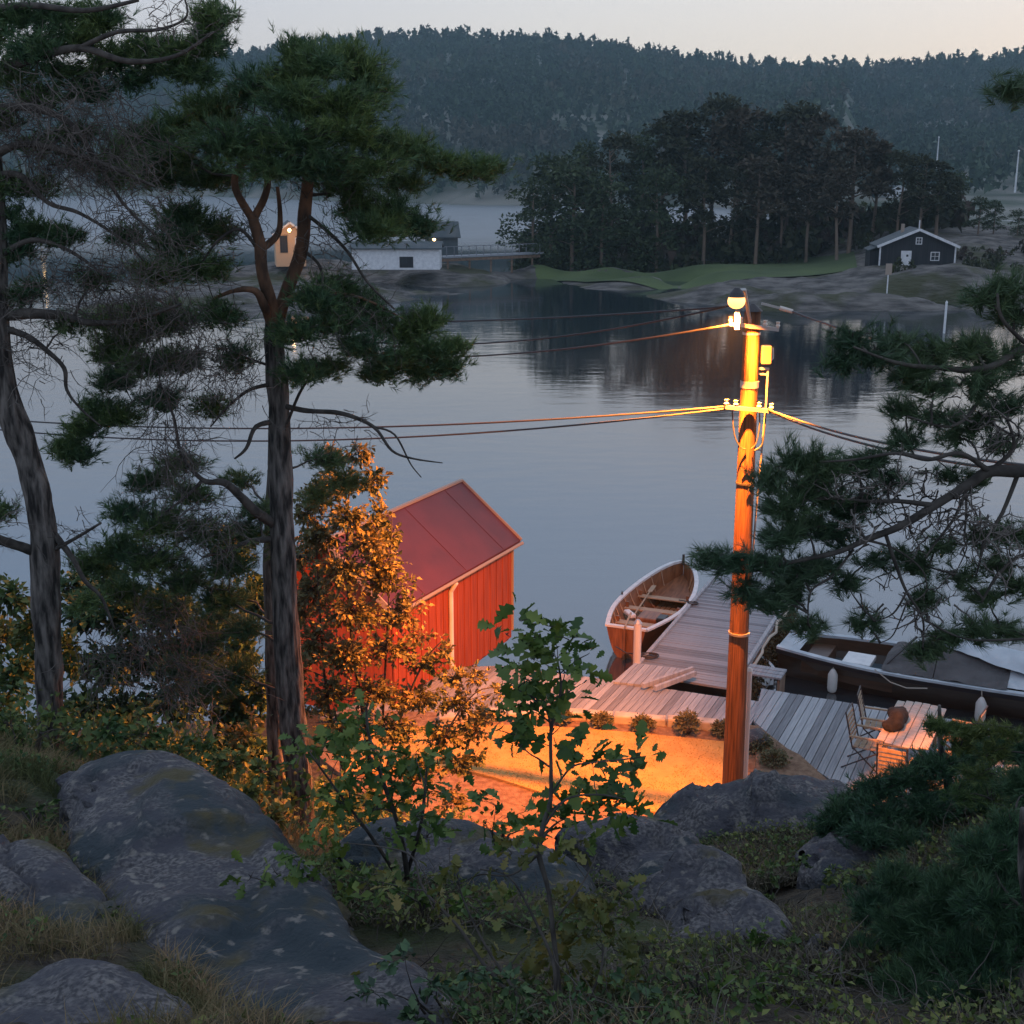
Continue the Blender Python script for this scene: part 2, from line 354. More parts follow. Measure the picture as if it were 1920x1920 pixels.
# ------------------------------------------------------------------ terrain (thin plate spline through surveyed points)
def tps(pts, reg=.02):
    P = np.array([(p[0], p[1]) for p in pts]); z = np.array([p[2] for p in pts]); n = len(P)
    d = np.linalg.norm(P[:, None] - P[None], axis=-1); K = np.where(d > 0, d*d*np.log(np.maximum(d, 1e-9)), 0) + np.eye(n) * reg
    A = np.zeros((n+3, n+3)); A[:n, :n] = K; A[:n, n] = 1; A[:n, n+1:] = P; A[n, :n] = 1; A[n+1:, :n] = P.T
    s = np.linalg.solve(A, np.concatenate([z, [0, 0, 0]]))
    def f(x, y):
        x = np.asarray(x, float); y = np.asarray(y, float); q = np.stack([x.ravel(), y.ravel()], -1)
        d = np.linalg.norm(q[:, None] - P[None], axis=-1); K = np.where(d > 0, d*d*np.log(np.maximum(d, 1e-9)), 0)
        return (K @ s[:n] + s[n] + q @ s[n+1:]).reshape(x.shape)
    return f
near = [at(*p) for p in [(-300,1960,3.7),(300,1960,3.6),(700,1960,3.6),(1200,1960,3.6),(1600,1960,3.6),(2200,1960,3.6),
    (-200,1750,5),(300,1780,5),(900,1780,5.2),(1500,1790,5.2),(2200,1740,5),
    (-200,1600,6.2),(300,1690,6),(700,1670,6.6),(1000,1670,6.8),(1400,1700,6.8),(2100,1560,6.2),
    (-200,1460,8),(100,1450,8),(330,1580,8),(560,1620,9),(520,1870,4.6),(420,1800,5.2),(800,1630,8.6),(1100,1620,8.3),(1230,1605,8.6),(1350,1545,9),(1550,1530,9),(1800,1480,8.5),(2300,1440,8),
    (575,1590,12),(95,1410,11),(-300,1400,11)]]
near = [(p.x, p.y, p.z) for p in near] + [(-3,0,9.4),(0,0,9.4),(3,0,9.4),(0,2,8.9),(-3,2,9),(3,2,9),(0,-4,9.6),(-8,0,9.3),(8,0,9),
    (0,12,3.6),(2.5,12,3.7),(5,12,3.6),(8,12,3.8),(0,15,2.0),(3,15,2.1),(6,15,1.9),(9,15,1.8),(3.2,17,1.55),(0,17,1.0),(6,17.3,.7),(9,17.5,.6),
    (-2.5,15.5,2.6),(-5,15,3.6),(-8,13,4.8),(-3,18,1.5),(-6,18.5,1.6),(-9,18,2.0),(-1.2,18.5,.95),(0,19,.9),(2,18.8,.9),(3.5,18.6,.9),(5,19.5,.45),
    (-3,21,.85),(-1,21,.85),(1,21,.85),(3,21,.85),(4.2,21,.75),(-3,23,.7),(0,23,.7),(3,23,.6),(4,22,.6),(7,20,.2),(10,20,.1),(-6,22,.8),(-10,22,.8),
    (0,25,-.6),(4,25,-.7),(7,22.5,-.6),(11,21,-.6),(-3,26,-.3),(-7,26,-.5),(-11,26,-.6),(0,28,-1.6),(6,27,-1.7),(-8,30,-1.6),(12,24,-1.6),(0,34,-2),(12,30,-2),(-12,34,-2)]
tpn = tps(near)
def gz(x, y): return float(tpn(np.array([x]), np.array([y]))[0])
xs = np.concatenate([np.linspace(-14, -6, 30), np.linspace(-5.9, 6.9, 160), np.linspace(7, 14, 26)]); ys = np.concatenate([np.linspace(-6, 2, 14), np.linspace(2.2, 12, 130), np.linspace(12.2, 34, 90)])
X, Y = np.meshgrid(xs, ys); Z = tpn(X, Y)
V = np.stack([X, Y, Z], -1).reshape(-1, 3)
for i in range(len(V)):
    x, y, z = V[i]
    k = 1.0 if y < 14 else max(.0, 1 - (y - 14) / 4)
    if k > 0: V[i, 2] += k * (.10 * noise.noise(Vector((x*.9, y*.9, 0))) + .05 * noise.noise(Vector((x*3, y*3, 5))) + .02 * noise.noise(Vector((x*9, y*9, 2))))
nx, ny = len(xs), len(ys)
idx = np.arange(nx*ny).reshape(ny, nx)
Fq = np.stack([idx[:-1, :-1], idx[:-1, 1:], idx[1:, 1:], idx[1:, :-1]], -1).reshape(-1, 4)
tag(link('ground', np_mesh('ground', V, Fq, M['soil'], True)), kind='structure')
# water
mb = MB(); mb.quad((-800, 15, 0), (920, 15, 0), (920, 1290, 0), (-800, 1290, 0))
tag(mb.build('water', M['water']), kind='structure')
# ------------------------------------------------------------------ far hill and wood
ridge_px = [(-500,150),(0,150),(130,140),(240,158),(330,150),(420,128),(500,112),(600,98),(690,84),(800,80),(1000,86),(1150,100),(1250,120),(1400,140),(1600,136),(1750,130),(1920,116),(2300,105)]
def ridge_z(px):
    py = np.interp(px, [p[0] for p in ridge_px], [p[1] for p in ridge_px]); el = np.arctan((960-py)/F) - PITCH
    return CAMZ + 1000 * np.tan(el) - 4
foot_px = [(-500, 760), (400, 760), (650, 600), (900, 520), (1300, 500), (1500, 380), (1650, 300), (1920, 270), (2300, 260)]
def hill(x, y):
    px = 960 + x / (y * 1.0) * F * .99
    d0 = np.interp(px, [p[0] for p in foot_px], [p[1] for p in foot_px])
    s = np.clip((y - d0) / (1000 - d0), -.2, 1.6)
    shp = np.where(s < 0, s * 20, np.where(s < 1, (np.clip(s, 0, 1) ** np.where(px > 1550, 1.9, .85)), 1 - (s - 1) * .35))
    z = np.where(s < 0, s * 20, shp * ridge_z(px))
    return z
gx = np.linspace(-760, 900, 130); gy = np.linspace(240, 1300, 110); X, Y = np.meshgrid(gx, gy); Z = hill(X, Y)
for j in range(Z.shape[0]):
    for i in range(Z.shape[1]):
        if Z[j, i] > .5: Z[j, i] += 3.5 * noise.noise(Vector((X[j, i]*.02, Y[j, i]*.02, 0)))
V = np.stack([X, Y, Z], -1).reshape(-1, 3); idx = np.arange(V.shape[0]).reshape(X.shape)
Fq = np.stack([idx[:-1, :-1], idx[:-1, 1:], idx[1:, 1:], idx[1:, :-1]], -1).reshape(-1, 4)
tag(link('hill', np_mesh('hill', V, Fq, M['hill_ground'], True)), kind='structure')
def tree_cloud(P, H, k=26, wide=.26):
    """P (n,3) bases, H (n,) heights: a ragged crown of k triangles each"""
    n = len(P); kind = rng.random((n, 1)); s = rng.uniform(0, 1, (n, k)) ** .8
    prof = np.where(kind < .5, (1 - s) * .9 + .08, np.sqrt(np.clip(1 - (2 * s - .9) ** 2, .05, 1)) * .8)
    a = rng.uniform(0, 2*np.pi, (n, k)); r = prof * wide * H[:, None] * np.sqrt(rng.uniform(.2, 1, (n, k)))
    c = np.stack([P[:, 0:1] + r*np.cos(a), P[:, 1:2] + r*np.sin(a), P[:, 2:3] + H[:, None] * (.18 + .8 * s)], -1)
    sz = (H[:, None, None] * .15) * rng.uniform(.7, 1.3, (n, k, 1)) * (.55 + prof[..., None] * .6)
    d1 = rdir(n*k).reshape(n, k, 3); d2 = unit(np.cross(d1, rdir(n*k).reshape(n, k, 3)))
    d1[..., 2] *= 1.5; d2[..., 2] *= .8
    V = np.stack([c + d1*sz, c - d1*sz*.6 + d2*sz*.8, c - d1*sz*.6 - d2*sz*.8], 2).reshape(-1, 3)
    return V, np.arange(len(V)).reshape(-1, 3)
nT = 15000
ty = rng.uniform(270, 1060, nT); tx = (rng.uniform(-300, 2200, nT) - 960) / F * ty
tz = hill(tx, ty); keep = (tz > 1.5)
px = 960 + tx / ty * F
field = (px > 1560) & (ty < 560) & (rng.random(nT) < .75 + .25 * ((ty > 300) & (ty < 420)))
gap_ = np.array([noise.noise(Vector((a*.012, c_*.012, 3))) for a, c_ in zip(tx, ty)]); keep &= ~field; keep &= ~((px > 1480) & (ty < 760) & (gap_ > .02) & (rng.random(nT) < .8)); keep &= ~((gap_ > .42) & (rng.random(nT) < .7))
tx, ty, tz = tx[keep], ty[keep], tz[keep]
# extra line of trees on the ridge for the ragged skyline
rx = (rng.uniform(-300, 2200, 2200) - 960) / F * 1000; ry = rng.uniform(970, 1030, 2200); rz_ = hill(rx, ry)
P = np.stack([np.concatenate([tx, rx]), np.concatenate([ty, ry]), np.concatenate([tz, rz_])], -1)
H = np.concatenate([rng.uniform(7, 14, len(tx)) , 5 + 13 * rng.random(len(rx)) ** 2.2])
V, Fc = tree_cloud(P, H, 24)
tag(link('distant_forest', np_mesh('distant_forest', V, Fc, M['far_tree'])), 'dense dark conifer forest covering the long hill across the water', 'forest', kind='stuff')
# ------------------------------------------------------------------ island and spit
isl = []
def ip(px, py, D): p = at(px, py, D); isl.append((p.x, p.y, p.z))
def iw(px, py, z): p = on(px, py, z); isl.append((p.x, p.y, p.z))
for px, py in [(720,548),(860,549),(940,540),(1010,528),(1150,532),(1290,548),(1340,580),(1450,592),(1600,592),(1750,592),(1850,596),(1990,604),(2200,610),(640,540),(560,545),(430,548)]: iw(px, py, -.3)
for px, py in [(720,575),(1000,548),(1150,552),(1270,575),(1450,620),(1750,620),(2000,630),(560,575),(430,575)]: iw(px, py, -2.2)
for p in [(1300,486,158),(1450,487,155),(1550,488,150),(1620,490,140),(1550,517,130),(1150,486,158),(1010,497,146),(1150,500,144),(1300,500,144),(1450,508,138),(1600,515,132),(1300,522,134),(1500,528,124),
          (1385,548,114),(1385,536,118),(1450,560,112),(1450,540,120),(1500,558,112),(1520,538,120),(1580,552,112),(1600,535,120),(1650,556,112),(1650,538,117),(1740,566,111),(1740,540,116),(1250,530,135),(1100,520,140),(1830,545,113),
          (1700,503,126),(1760,500,128),(1620,500,128),(1850,500,126),(1820,445,140),(1900,458,140),(2000,450,138),(2200,470,135),
          (1100,462,165),(1250,450,170),(1400,445,172),(1550,445,165),(1650,440,155),
          (820,520,136),(900,515,138),(760,525,136),(660,505,142),(560,505,142),(430,520,142)]: ip(*p)
for p in [(0,210,-2.5),(20,205,-2),(60,200,-1),(-30,165,-2.5),(-60,150,-2.5),(-12,168,-2.2),(100,190,-1),(90,160,2),(-5,190,-2.5),(-45,170,-2.5),(75,115,-2),(-60,125,-2.5),(-50,165,-2.5)]: isl.append(p)
tpi = tps(isl, .5)
gx = np.linspace(-55, 85, 190); gy = np.linspace(98, 205, 170); X, Y = np.meshgrid(gx, gy); Z = tpi(X, Y)
for j in range(Z.shape[0]):
    for i in range(Z.shape[1]):
        v_ = Vector((X[j, i]*.16, Y[j, i]*.22, 0)); q = noise.noise(v_)*.7 + abs(noise.noise(v_*3.1))*.5
        px = 960 + X[j, i]/Y[j, i]*F
        kk = 1.0 if (px > 1320 and Y[j, i] < 128) or px > 1760 or px < 1000 else .3
        Z[j, i] += (q - .15) * .8 * kk * (1 if Z[j, i] > -.6 else .2)
V = np.stack([X, Y, Z], -1).reshape(-1, 3); idx = np.arange(V.shape[0]).reshape(X.shape)
Fq = np.stack([idx[:-1, :-1], idx[:-1, 1:], idx[1:, 1:], idx[1:, :-1]], -1).reshape(-1, 4)
tag(link('island_ground', np_mesh('island_ground', V, Fq, M['shore_rock'], True)), kind='structure')
def iz(x, y): return float(tpi(np.array([x]), np.array([y]))[0])
# grass strip on the island: sheet following the terrain
def drape(name, pxpoly, nx_, ny_, matr, lift, zf, dlt):
    pass
gp = [on(px, py, 1.4) for px, py in [(990,489),(1100,484),(1250,486),(1400,487),(1500,488),(1600,492)]]; gq = [on(px, py, 1.2) for px, py in [(1000,501),(1100,513),(1250,521),(1400,523),(1500,523),(1610,520)]]
Vg = []; Fg = []; nu, nv = 60, 14
for i in range(nu + 1):
    s = i / nu * 5; k = min(int(s), 4); f_ = s - k
    a = gp[k].lerp(gp[k+1], f_); b_ = gq[k].lerp(gq[k+1], f_)
    for j in range(nv + 1):
        p = b_.lerp(a, j / nv); Vg.append((p.x, p.y, 0))
Vg = np.array(Vg); Vg[:, 2] = tpi(Vg[:, 0], Vg[:, 1]) + .12 + .08 * rng.standard_normal(len(Vg)) * 0
for i in range(nu):
    for j in range(nv): a = i*(nv+1)+j; Fg.append((a, a+nv+1, a+nv+2, a+1))
tag(link('island_lawn', np_mesh('island_lawn', Vg, Fg, M['far_grass'], True)), kind='structure')
# island pines: unit-height prototypes
def make_far_tree(seed, base=.35, wide=.3, flat=False, trunks=1, k=1300):
    global rng
    rng = np.random.default_rng(seed); random.seed(seed)
    tr = MB(); lean = random.uniform(-.05, .05)
    P, r = bark_tube(tr, [(0,0,-.04), (.01+lean*.3,0,.3), (lean*.7,.01,.6), (lean,0,.93)], [.019,.015,.011,.003], 7, .1)
    parts = []
    nc = random.randint(13, 17)
    for i in range(nc):
        h = base + (1 - base) * (i + .5) / nc; hh = (h - base) / (1 - base)
        prof = wide * (.55 + .6 * math.sin(math.pi * min(1, hh * .8 + .15))) * (1 - .55 * hh)
        a = random.uniform(0, 6.28); rr = prof * random.uniform(.25, .95)
        c = (lean*h + rr*math.cos(a), rr*math.sin(a), min(h + random.uniform(-.04, .03), .95)); sz = random.uniform(.75, 1.25) * wide * .42
        tr.tube(bez((lean*h, 0, h - .08), c, .02, 4), taper(.006, .002, 4), 4, False)
        pts, d = clump_pts(c, (sz, sz, sz * random.uniform(.45, .95)), int(k * 1.6) // nc, .3)
        parts.append(leaves(pts, d + rdir(len(pts)) * .8, .034, DIAM))
    Vv, Ff = merge(parts)
    return tr.mesh('trunk', M['island_bark'], True), np_mesh('crown', Vv, Ff, M[{12: 'island_brown', 15: 'island_brown', 13: 'island_green', 16: 'island_green', 14: 'island_pine', 11: 'island_pine'}[seed]])
protos = [make_far_tree(11, .38, .26), make_far_tree(12, .50, .30), make_far_tree(13, .10, .30, k=1700), make_far_tree(14, .28, .34, k=1500), make_far_tree(15, .45, .22), make_far_tree(16, .05, .42, k=1800)]
IT = [(1000,345,150,5,'leftmost low bushy tree at the tip of the wooded island, overhanging the water'),
 (1035,300,158,2,'round green tree second from the left end of the island wood'),
 (1075,300,150,5,'broad low dark tree right above the left end of the island lawn'),
 (1100,275,166,2,'dark pine left of the step up in the island treeline'),
 (1150,258,160,3,'dark spreading pine at the left shoulder of the island treeline'),
 (1130,330,150,5,'low round tree in front of the dark shoulder pines on the island'),
 (1205,262,164,2,'dark pine between the left shoulder and the peak of the island treeline'),
 (1245,236,168,3,'tall pine just left of the peak of the island treeline'),
 (1235,320,151,5,'bushy tree at the lawn edge below the left slope of the island treeline'),
 (1290,212,166,0,'tall pine directly left of the highest tree on the island'),
 (1342,190,168,3,'highest tree of the island, a dark broad pine in the middle of the wood'),
 (1325,300,152,0,'pine with a bare trunk at the lawn edge below the highest island tree'),
 (1390,212,165,1,'tall pine directly right of the highest tree on the island'),
 (1375,320,153,3,'low wide pine behind the lawn straight above the street lamp'),
 (1435,216,168,0,'tall pine with greenish top right of the island peak'),
 (1425,300,150,1,'bare stemmed pine at the lawn edge just right of the street lamp'),
 (1485,204,164,3,'broad green topped pine marking the right end of the high part of the wood'),
 (1470,310,152,4,'slim pine with pale trunk at the edge of the lawn'),
 (1525,222,162,1,'pine whose crown ends the high wood before the gap'),
 (1520,330,150,4,'slender low pine standing below the gap in the island treeline'),
 (1562,285,158,4,'thin pine leaning in the gap of the island treeline'),
 (1605,250,150,1,'reddish brown pine with curved trunk between the gap and the dark cabin'),
 (1580,320,146,4,'thin curved pine in front of the reddish brown pine'),
 (1645,268,152,4,'narrow pine up slope behind the left side of the dark cabin'),
 (1693,290,148,3,'rounded green pine directly behind the dark cabin'),
 (1735,296,146,3,'green pine behind the right half of the cabin roof'),
 (1766,306,147,0,'last tall brownish pine at the right end of the wood behind the cabin'),
 (1840,372,146,2,'small conifer standing alone on the rock right of the cabin'),
 (1868,378,147,2,'small bush like conifer beside the lone conifer right of the cabin'),
 (1912,395,144,5,'low dark bush on the rock at the right edge of the photo'),
 (1790,330,190,2,'dim conifer far behind the rock right of the cabin')]
for i, (px, py, D, k, lab) in enumerate(IT):
    p = at(px, py, D); g = max(iz(p.x, D), .3); h = p.z - g
    r_ = empty('pine_tree' if k != 5 else 'bushy_tree', (p.x, D, g), random.uniform(0, 6.28), lab, 'tree')
    s = h / .99; ws = s * random.uniform(.95, 1.2) * (1.0 if h > 8 else 1.3); r_.scale = (ws, ws, s)
    link('trunk', protos[k][0], r_); link('crown', protos[k][1], r_)
rng = np.random.default_rng(21); random.seed(21)
# undergrowth on the island (uncountable)
Pn = []
for i in range(230):
    px = random.uniform(985, 1790); D = random.uniform(150, 172); q = at(px, 470, D); Pn.append((q.x, D, iz(q.x, D)))
for i in range(60):
    px = random.uniform(1640, 1960); D = random.uniform(121, 136); q = at(px, 500, D)
    if 1640 < px < 1800 and D > 122: continue
    Pn.append((q.x, D, iz(q.x, D) - .2))
Pn = np.array(Pn); Hn = np.where(Pn[:, 1] > 140, rng.uniform(1.5, 4.5, len(Pn)), rng.uniform(.8, 1.8, len(Pn)))
V, Fc = tree_cloud(Pn, Hn, 60, .6)
V[:, 2] -= .3
tag(link('undergrowth', np_mesh('undergrowth', V, Fc, M['island_pine'])), 'low dark undergrowth between the island trees and round the cabin', 'undergrowth', kind='stuff')
# ------------------------------------------------------------------ cabin on the island
def window(parent, x, z, w_, h_, y=0, mats=('white', 'glass'), cross=True, t=.06):
    f = MB()
    f.box((x, y, z + h_/2 - .04), (w_, t, .08)); f.box((x, y, z - h_/2 + .04), (w_, t, .08))
    f.box((x - w_/2 + .04, y, z), (.08, t, h_ - .16)); f.box((x + w_/2 - .04, y, z), (.08, t, h_ - .16))
    if cross: f.box((x, y + .01, z), (.04, t - .02, h_ - .16)); f.box((x, y + .012, z), (w_ - .16, t - .03, .04))
    fo = f.build('window', M[mats[0]], parent)
    MB().box((x, y + .02, z), (w_ - .14, .012, h_ - .14)).build('pane', M[mats[1]], fo)
    return fo
cb = on(1722, 503, 0); cbD = 126; cz = iz(at(1718,500,cbD).x, cbD)
c0 = at(1718, 503, cbD)
cab = empty('cabin', (c0.x, cbD, c0.z - .35), R(-8), 'black timber cabin with white door and white roof edges on the island', 'cabin')
W2, HW, RH, LN = 3.5, 2.45, 3.95, 5.5   # half width, wall h, ridge h, length
mb = MB()
o = len(mb.v); pr = [(-W2, -1.0), (W2, -1.0), (W2, HW), (0, RH), (-W2, HW)]
for y in (0, LN):
    for x, z in pr: mb.v.append(Vector((x, y, z)))
mb.f += [(0,1,2,3,4), (9,8,7,6,5), (0,5,6,1), (1,6,7,2), (2,7,8,3), (3,8,9,4), (4,9,5,0)]
mb.build('wall', M['dark_wall'], cab)
for s in (-1, 1):
    rf = MB(); a = Vector((0, -.35, RH + .06)); e = Vector((s*(W2+.35), -.35, HW - .02 - .1)); d = Vector((0, LN + .7, 0)); up = Vector((0, 0, .12))
    rf.v += [a, e, e + d, a + d, a + up, e + up, e + d + up, a + d + up]; rf.f += [(0,3,2,1),(4,5,6,7),(0,1,5,4),(1,2,6,5),(2,3,7,6),(3,0,4,7)]
    rf.build('roof', M['grey_roof'], cab)
    MB().bar(Vector((0, -.40, RH + .07)), Vector((s*(W2+.36), -.40, HW - .07)), .08, .24).build('bargeboard', M['white'], cab)
    MB().box((s*(W2+.02), -.04, .8), (.14, .1, 3.4)).build('corner_board', M['white'], cab)
dr = MB().box((-1.05, -.06, 1.0), (.98, .08, 2.02)).build('door', M['white'], cab)
MB().box((-.95, -.115, 1.55), (.2, .03, .2)).build('door_pane', M['glass'], dr)
MB().box((-.65, -.13, 1.0), (.04, .06, .14)).build('handle', M['dark_metal'], dr)
window(cab, 1.65, 1.5, .85, .85, -.05); window(cab, .05, 2.95, .6, .68, -.05)
MB().box((-1.05, -.6, -.12), (1.5, .9, .2)).build('doorstep', M['stone'], cab)
MB().bar((0, .1, RH + .1), (0, .1, RH + .95), .1, .1).build('finial', M['white'], cab)
MB().box((-1.1, 3.0, 3.95), (.3, .3, 1.0)).build('chimney', M['trim'], cab)
an = MB(); an.box((-W2 - .35, 2.9, .8), (.9, 3.6, 2.3)); an.build('side_annex', M['dark_wall'], cab)
rf = MB(); rf.bar((-W2 - .02, 2.9, 2.35), (-W2 - 1.0, 2.9, 1.95), 4.0, .1); rf.build('annex_roof', M['grey_roof'], cab)
# sign post on the rock below the cabin
p = at(1663, 548, 111); sg = empty('signpost', (p.x, 111, p.z), 0, 'small pale signboard on a post on the shore rock below the cabin', 'sign')
MB().box((0, 0, .9), (.09, .09, 2.0)).build('post', M['white'], sg)
bevel(MB().box((0, -.06, 1.95), (.55, .05, .95)).build('board', M['trim'], sg), .02)
p = on(1770, 625, 0); sg = empty('mooring_post', (p.x, p.y, -1), 0, 'white mooring post rising from the water below the cabin', 'post')
bevel(MB().box((0, 0, 1.6), (.14, .14, 3.2)).build('shaft', M['white'], sg), .02); MB().tube([(0,0,3.2),(0,0,3.35)], [.11,.02], 8).build('cap', M['white'], sg)
# houses and bridge on the spit to the left
def gable(name, loc, rz, w_, l_, hw, rh, wm, rm, label, cat='building', wins=(), door=None, trim='white'):
    r_ = empty(name, loc, rz, label, cat); mb = MB()
    pr = [(-w_/2, -1.5), (w_/2, -1.5), (w_/2, hw), (0, rh), (-w_/2, hw)]
    for y in (0, l_):
        for x, z in pr: mb.v.append(Vector((x, y, z)))
    mb.f += [(0,1,2,3,4), (9,8,7,6,5), (0,5,6,1), (1,6,7,2), (2,7,8,3), (3,8,9,4), (4,9,5,0)]
    mb.build('wall', M[wm], r_)
    for s in (-1, 1):
        rf = MB(); rf.v = []; sl = (rh - hw) / (w_/2)
        a = Vector((0, -.3, rh + .03)); e = Vector((s*(w_/2+.3), -.3, hw - .3*sl + .03)); d = Vector((0, l_ + .6, 0)); up = Vector((0, 0, .14))
        rf.v += [a, e, e + d, a + d, a + up, e + up, e + d + up, a + d + up]; rf.f += [(0,3,2,1),(4,5,6,7),(0,1,5,4),(1,2,6,5),(2,3,7,6),(3,0,4,7)]
        rf.build('roof', M[rm], r_)
        MB().bar(Vector((0, -.34, rh + .05)), Vector((s*(w_/2+.3), -.34, hw - .3*sl + .05)), .06, .2).build('bargeboard', M[trim], r_)
    for x, z, ww, wh in wins: window(r_, x, z, ww, wh, -.04)
    if door: MB().box((door[0], -.05, door[3]/2 + (door[4] if len(door) > 4 else 0)), (door[2], .07, door[3])).build('door', M[door[1]], r_)
    return r_
p = at(742, 500, 133)
bh = empty('boathouse', (p.x, 133, max(p.z, .4)), R(0), 'long low white boathouse with a dark doorway on the far spit', 'boathouse')
MB().box((0, 2, .75), (9.0, 4, 2.1)).build('wall', M['white'], bh)
MB().bar((0, -.4, 1.8), (0, 2.05, 2.4), 9.5, .12).build('roof', M['grey_roof'], bh); MB().bar((0, 2.05, 2.4), (0, 4.4, 1.8), 9.5, .12).build('roof', M['grey_roof'], bh)
MB().box((1.1, -.02, .45), (1.4, .06, 1.1)).build('doorway', M['dark_wall'], bh)
p = at(800, 455, 150); g2 = gable('boat_shed', (p.x, 150, p.z - 2.2), R(-80), 3.2, 3.4, 3.0, 4.4, 'grey_roof', 'grey_roof', 'grey gabled shed standing above the far footbridge', 'shed', trim='grey_roof')
p = at(814, 449, 148.5); ls = empty('wall_lamp', (p.x, 148.5, p.z), 0, 'small glowing lamp beside the grey shed near the footbridge', 'lamp')
MB().ball((0,0,0), .16).build('bulb', M['small_light'], ls); MB().box((0, .25, .05), (.08, .4, .08)).build('bracket', M['dark_metal'], ls)
p = at(545, 468, 141); hs = gable('house', (p.x, 141, p.z - .3), R(12), 3.2, 5, 2.0, 3.1, 'warm_wall', 'grey_roof', 'small house with lamplit orange wall seen between the pine stems', 'house', wins=[(.8, 1.2, .6, .7)], door=(-.7, 'dark_wall', .8, 1.8))
lp = at(560, 440, 139.4); lmp = bpy.data.lights.new('porch_light', 'POINT'); lmp.energy = 150; lmp.color = (1, .5, .18); lmp.shadow_soft_size = .15
lo = bpy.data.objects.new('porch_light', lmp); C.objects.link(lo); lo.location = (lp.x - .8, 138.4, lp.z + .2)
pl = empty('porch_lamp', (lp.x - .8, 138.4, lp.z + .5), 0, 'porch lamp glowing in front of the orange lit house wall', 'lamp')
MB().ball((0, 0, 0), .18).build('bulb', M['small_light'], pl); MB().bar((0, .1, .15), (.25, 2.5, .25), .06, .06).build('arm', M['dark_metal'], pl)
p = at(722, 312, 560); gable('white_house', (p.x, 560, p.z - 3), R(20), 9, 12, 5.5, 9, 'white', 'grey_roof', 'white house on the far wooded bank, glimpsed through the pine crown', 'house', wins=[(-2.4, 3.6, 1.3, 1.5), (2.4, 3.6, 1.3, 1.5)])
# footbridge
a = at(824, 482, 140); b_ = at(1012, 474, 148)
br = empty('footbridge', (a.x, a.y, a.z), 0, 'wooden footbridge with railings linking the spit and the wooded island', 'bridge')
bd = Vector((b_.x - a.x, b_.y - a.y, b_.z - a.z)); MB().bar((0, 0, 0), bd, 1.6, .18).build('walkway', M['deck'], br)
MB().bar(Vector((0, -.8, -.3)), bd + Vector((0, -.8, -.3)), .15, .3).build('beam', M['joist'], br)
for k in range(15):
    q = bd * (k / 14); MB().bar(q + Vector((0, -.75, 0)), q + Vector((0, -.75, 1.05)), .09, .09).build('railing_post', M['deck_dark'], br)
MB().bar(Vector((0, -.75, 1.09)), bd + Vector((0, -.75, 1.09)), .09, .07).build('handrail', M['deck_dark'], br)
for k in range(5):
    q = bd * (.08 + k * .21); MB().bar(q + Vector((0, -.6, -.4)), q + Vector((0, -.6, -4)), .2, .2).build('pile', M['joist'], br)
# far right bank: houses, masts, rocks
for (px, py, D, ww, lab) in [(1690,300,420,7,'small pale house low on the hazy far bank right of the island wood'),(1725,262,520,6,'tiny pale house highest on the hazy bank above the cabin'),(1662,262,500,5,'tiny pale house at the left of the hazy clearing')]:
    p = at(px, py, D); z_ = float(hill(np.array([p.x]), np.array([float(D)]))[0]); gable('house', (p.x, D, max(z_, .5) + .3), R(random.uniform(-30, 30)), ww, ww*1.3, 3, 5, 'white', 'grey_roof', lab, 'house', wins=[(-1.2, 1.6, 1, 1), (1.2, 1.6, 1, 1)])
for (px, y0, y1, D, lab) in [(1757, 300, 258, 430, 'white flagpole on the hazy far bank above the cabin'), (1905, 338, 284, 330, 'pale mast at the right edge of the hazy far bank')]:
    a = at(px, y0, D); b_ = at(px, y1, D); ps = empty('flagpole', (a.x, D, a.z - 3), 0, lab, 'flagpole')
    MB().tube([(0, 0, 0), (0, 0, b_.z - a.z + 3)], [.28, .14], 8).build('shaft', M['white'], ps); MB().ball((0, 0, b_.z - a.z + 3.1), .3).build('finial', M['white'], ps)
for (px, py, D, lab) in [(55, 202, 700, 'warm lamp glowing on the dark hillside at the far left'), (182, 325, 740, 'faint lamp near the far left shore')]:
    p = at(px, py, D); z_ = float(hill(np.array([p.x]), np.array([float(D)]))[0])
    ls = empty('street_lamp', (p.x, D, z_), 0, lab, 'lamp'); hh = max(p.z - z_, 2)
    MB().tube([(0, 0, 0), (0, 0, hh)], [.2, .12], 6).build('post', M['dark_metal'], ls); MB().ball((0, 0, hh + .5), .8 if px < 100 else .5).build('bulb', M['small_light'], ls)
LAMP_W = 17500
def to_px0(p):
    d = Vector(p) - Vector((0, 0, CAMZ)); fwd = Vector((0, cp, -sp_)); up = Vector((0, sp_, cp)); zc = d.dot(fwd); return 960 + d.x/zc*F, 960 - d.dot(up)/zc*F
def inpoly(x, y, pl):
    c = False
    for i in range(len(pl)):
        (x0, y0), (x1, y1) = pl[i], pl[i-1]
        if (y0 > y) != (y1 > y) and x < (x1-x0)*(y-y0)/(y1-y0)+x0: c = not c
    return c
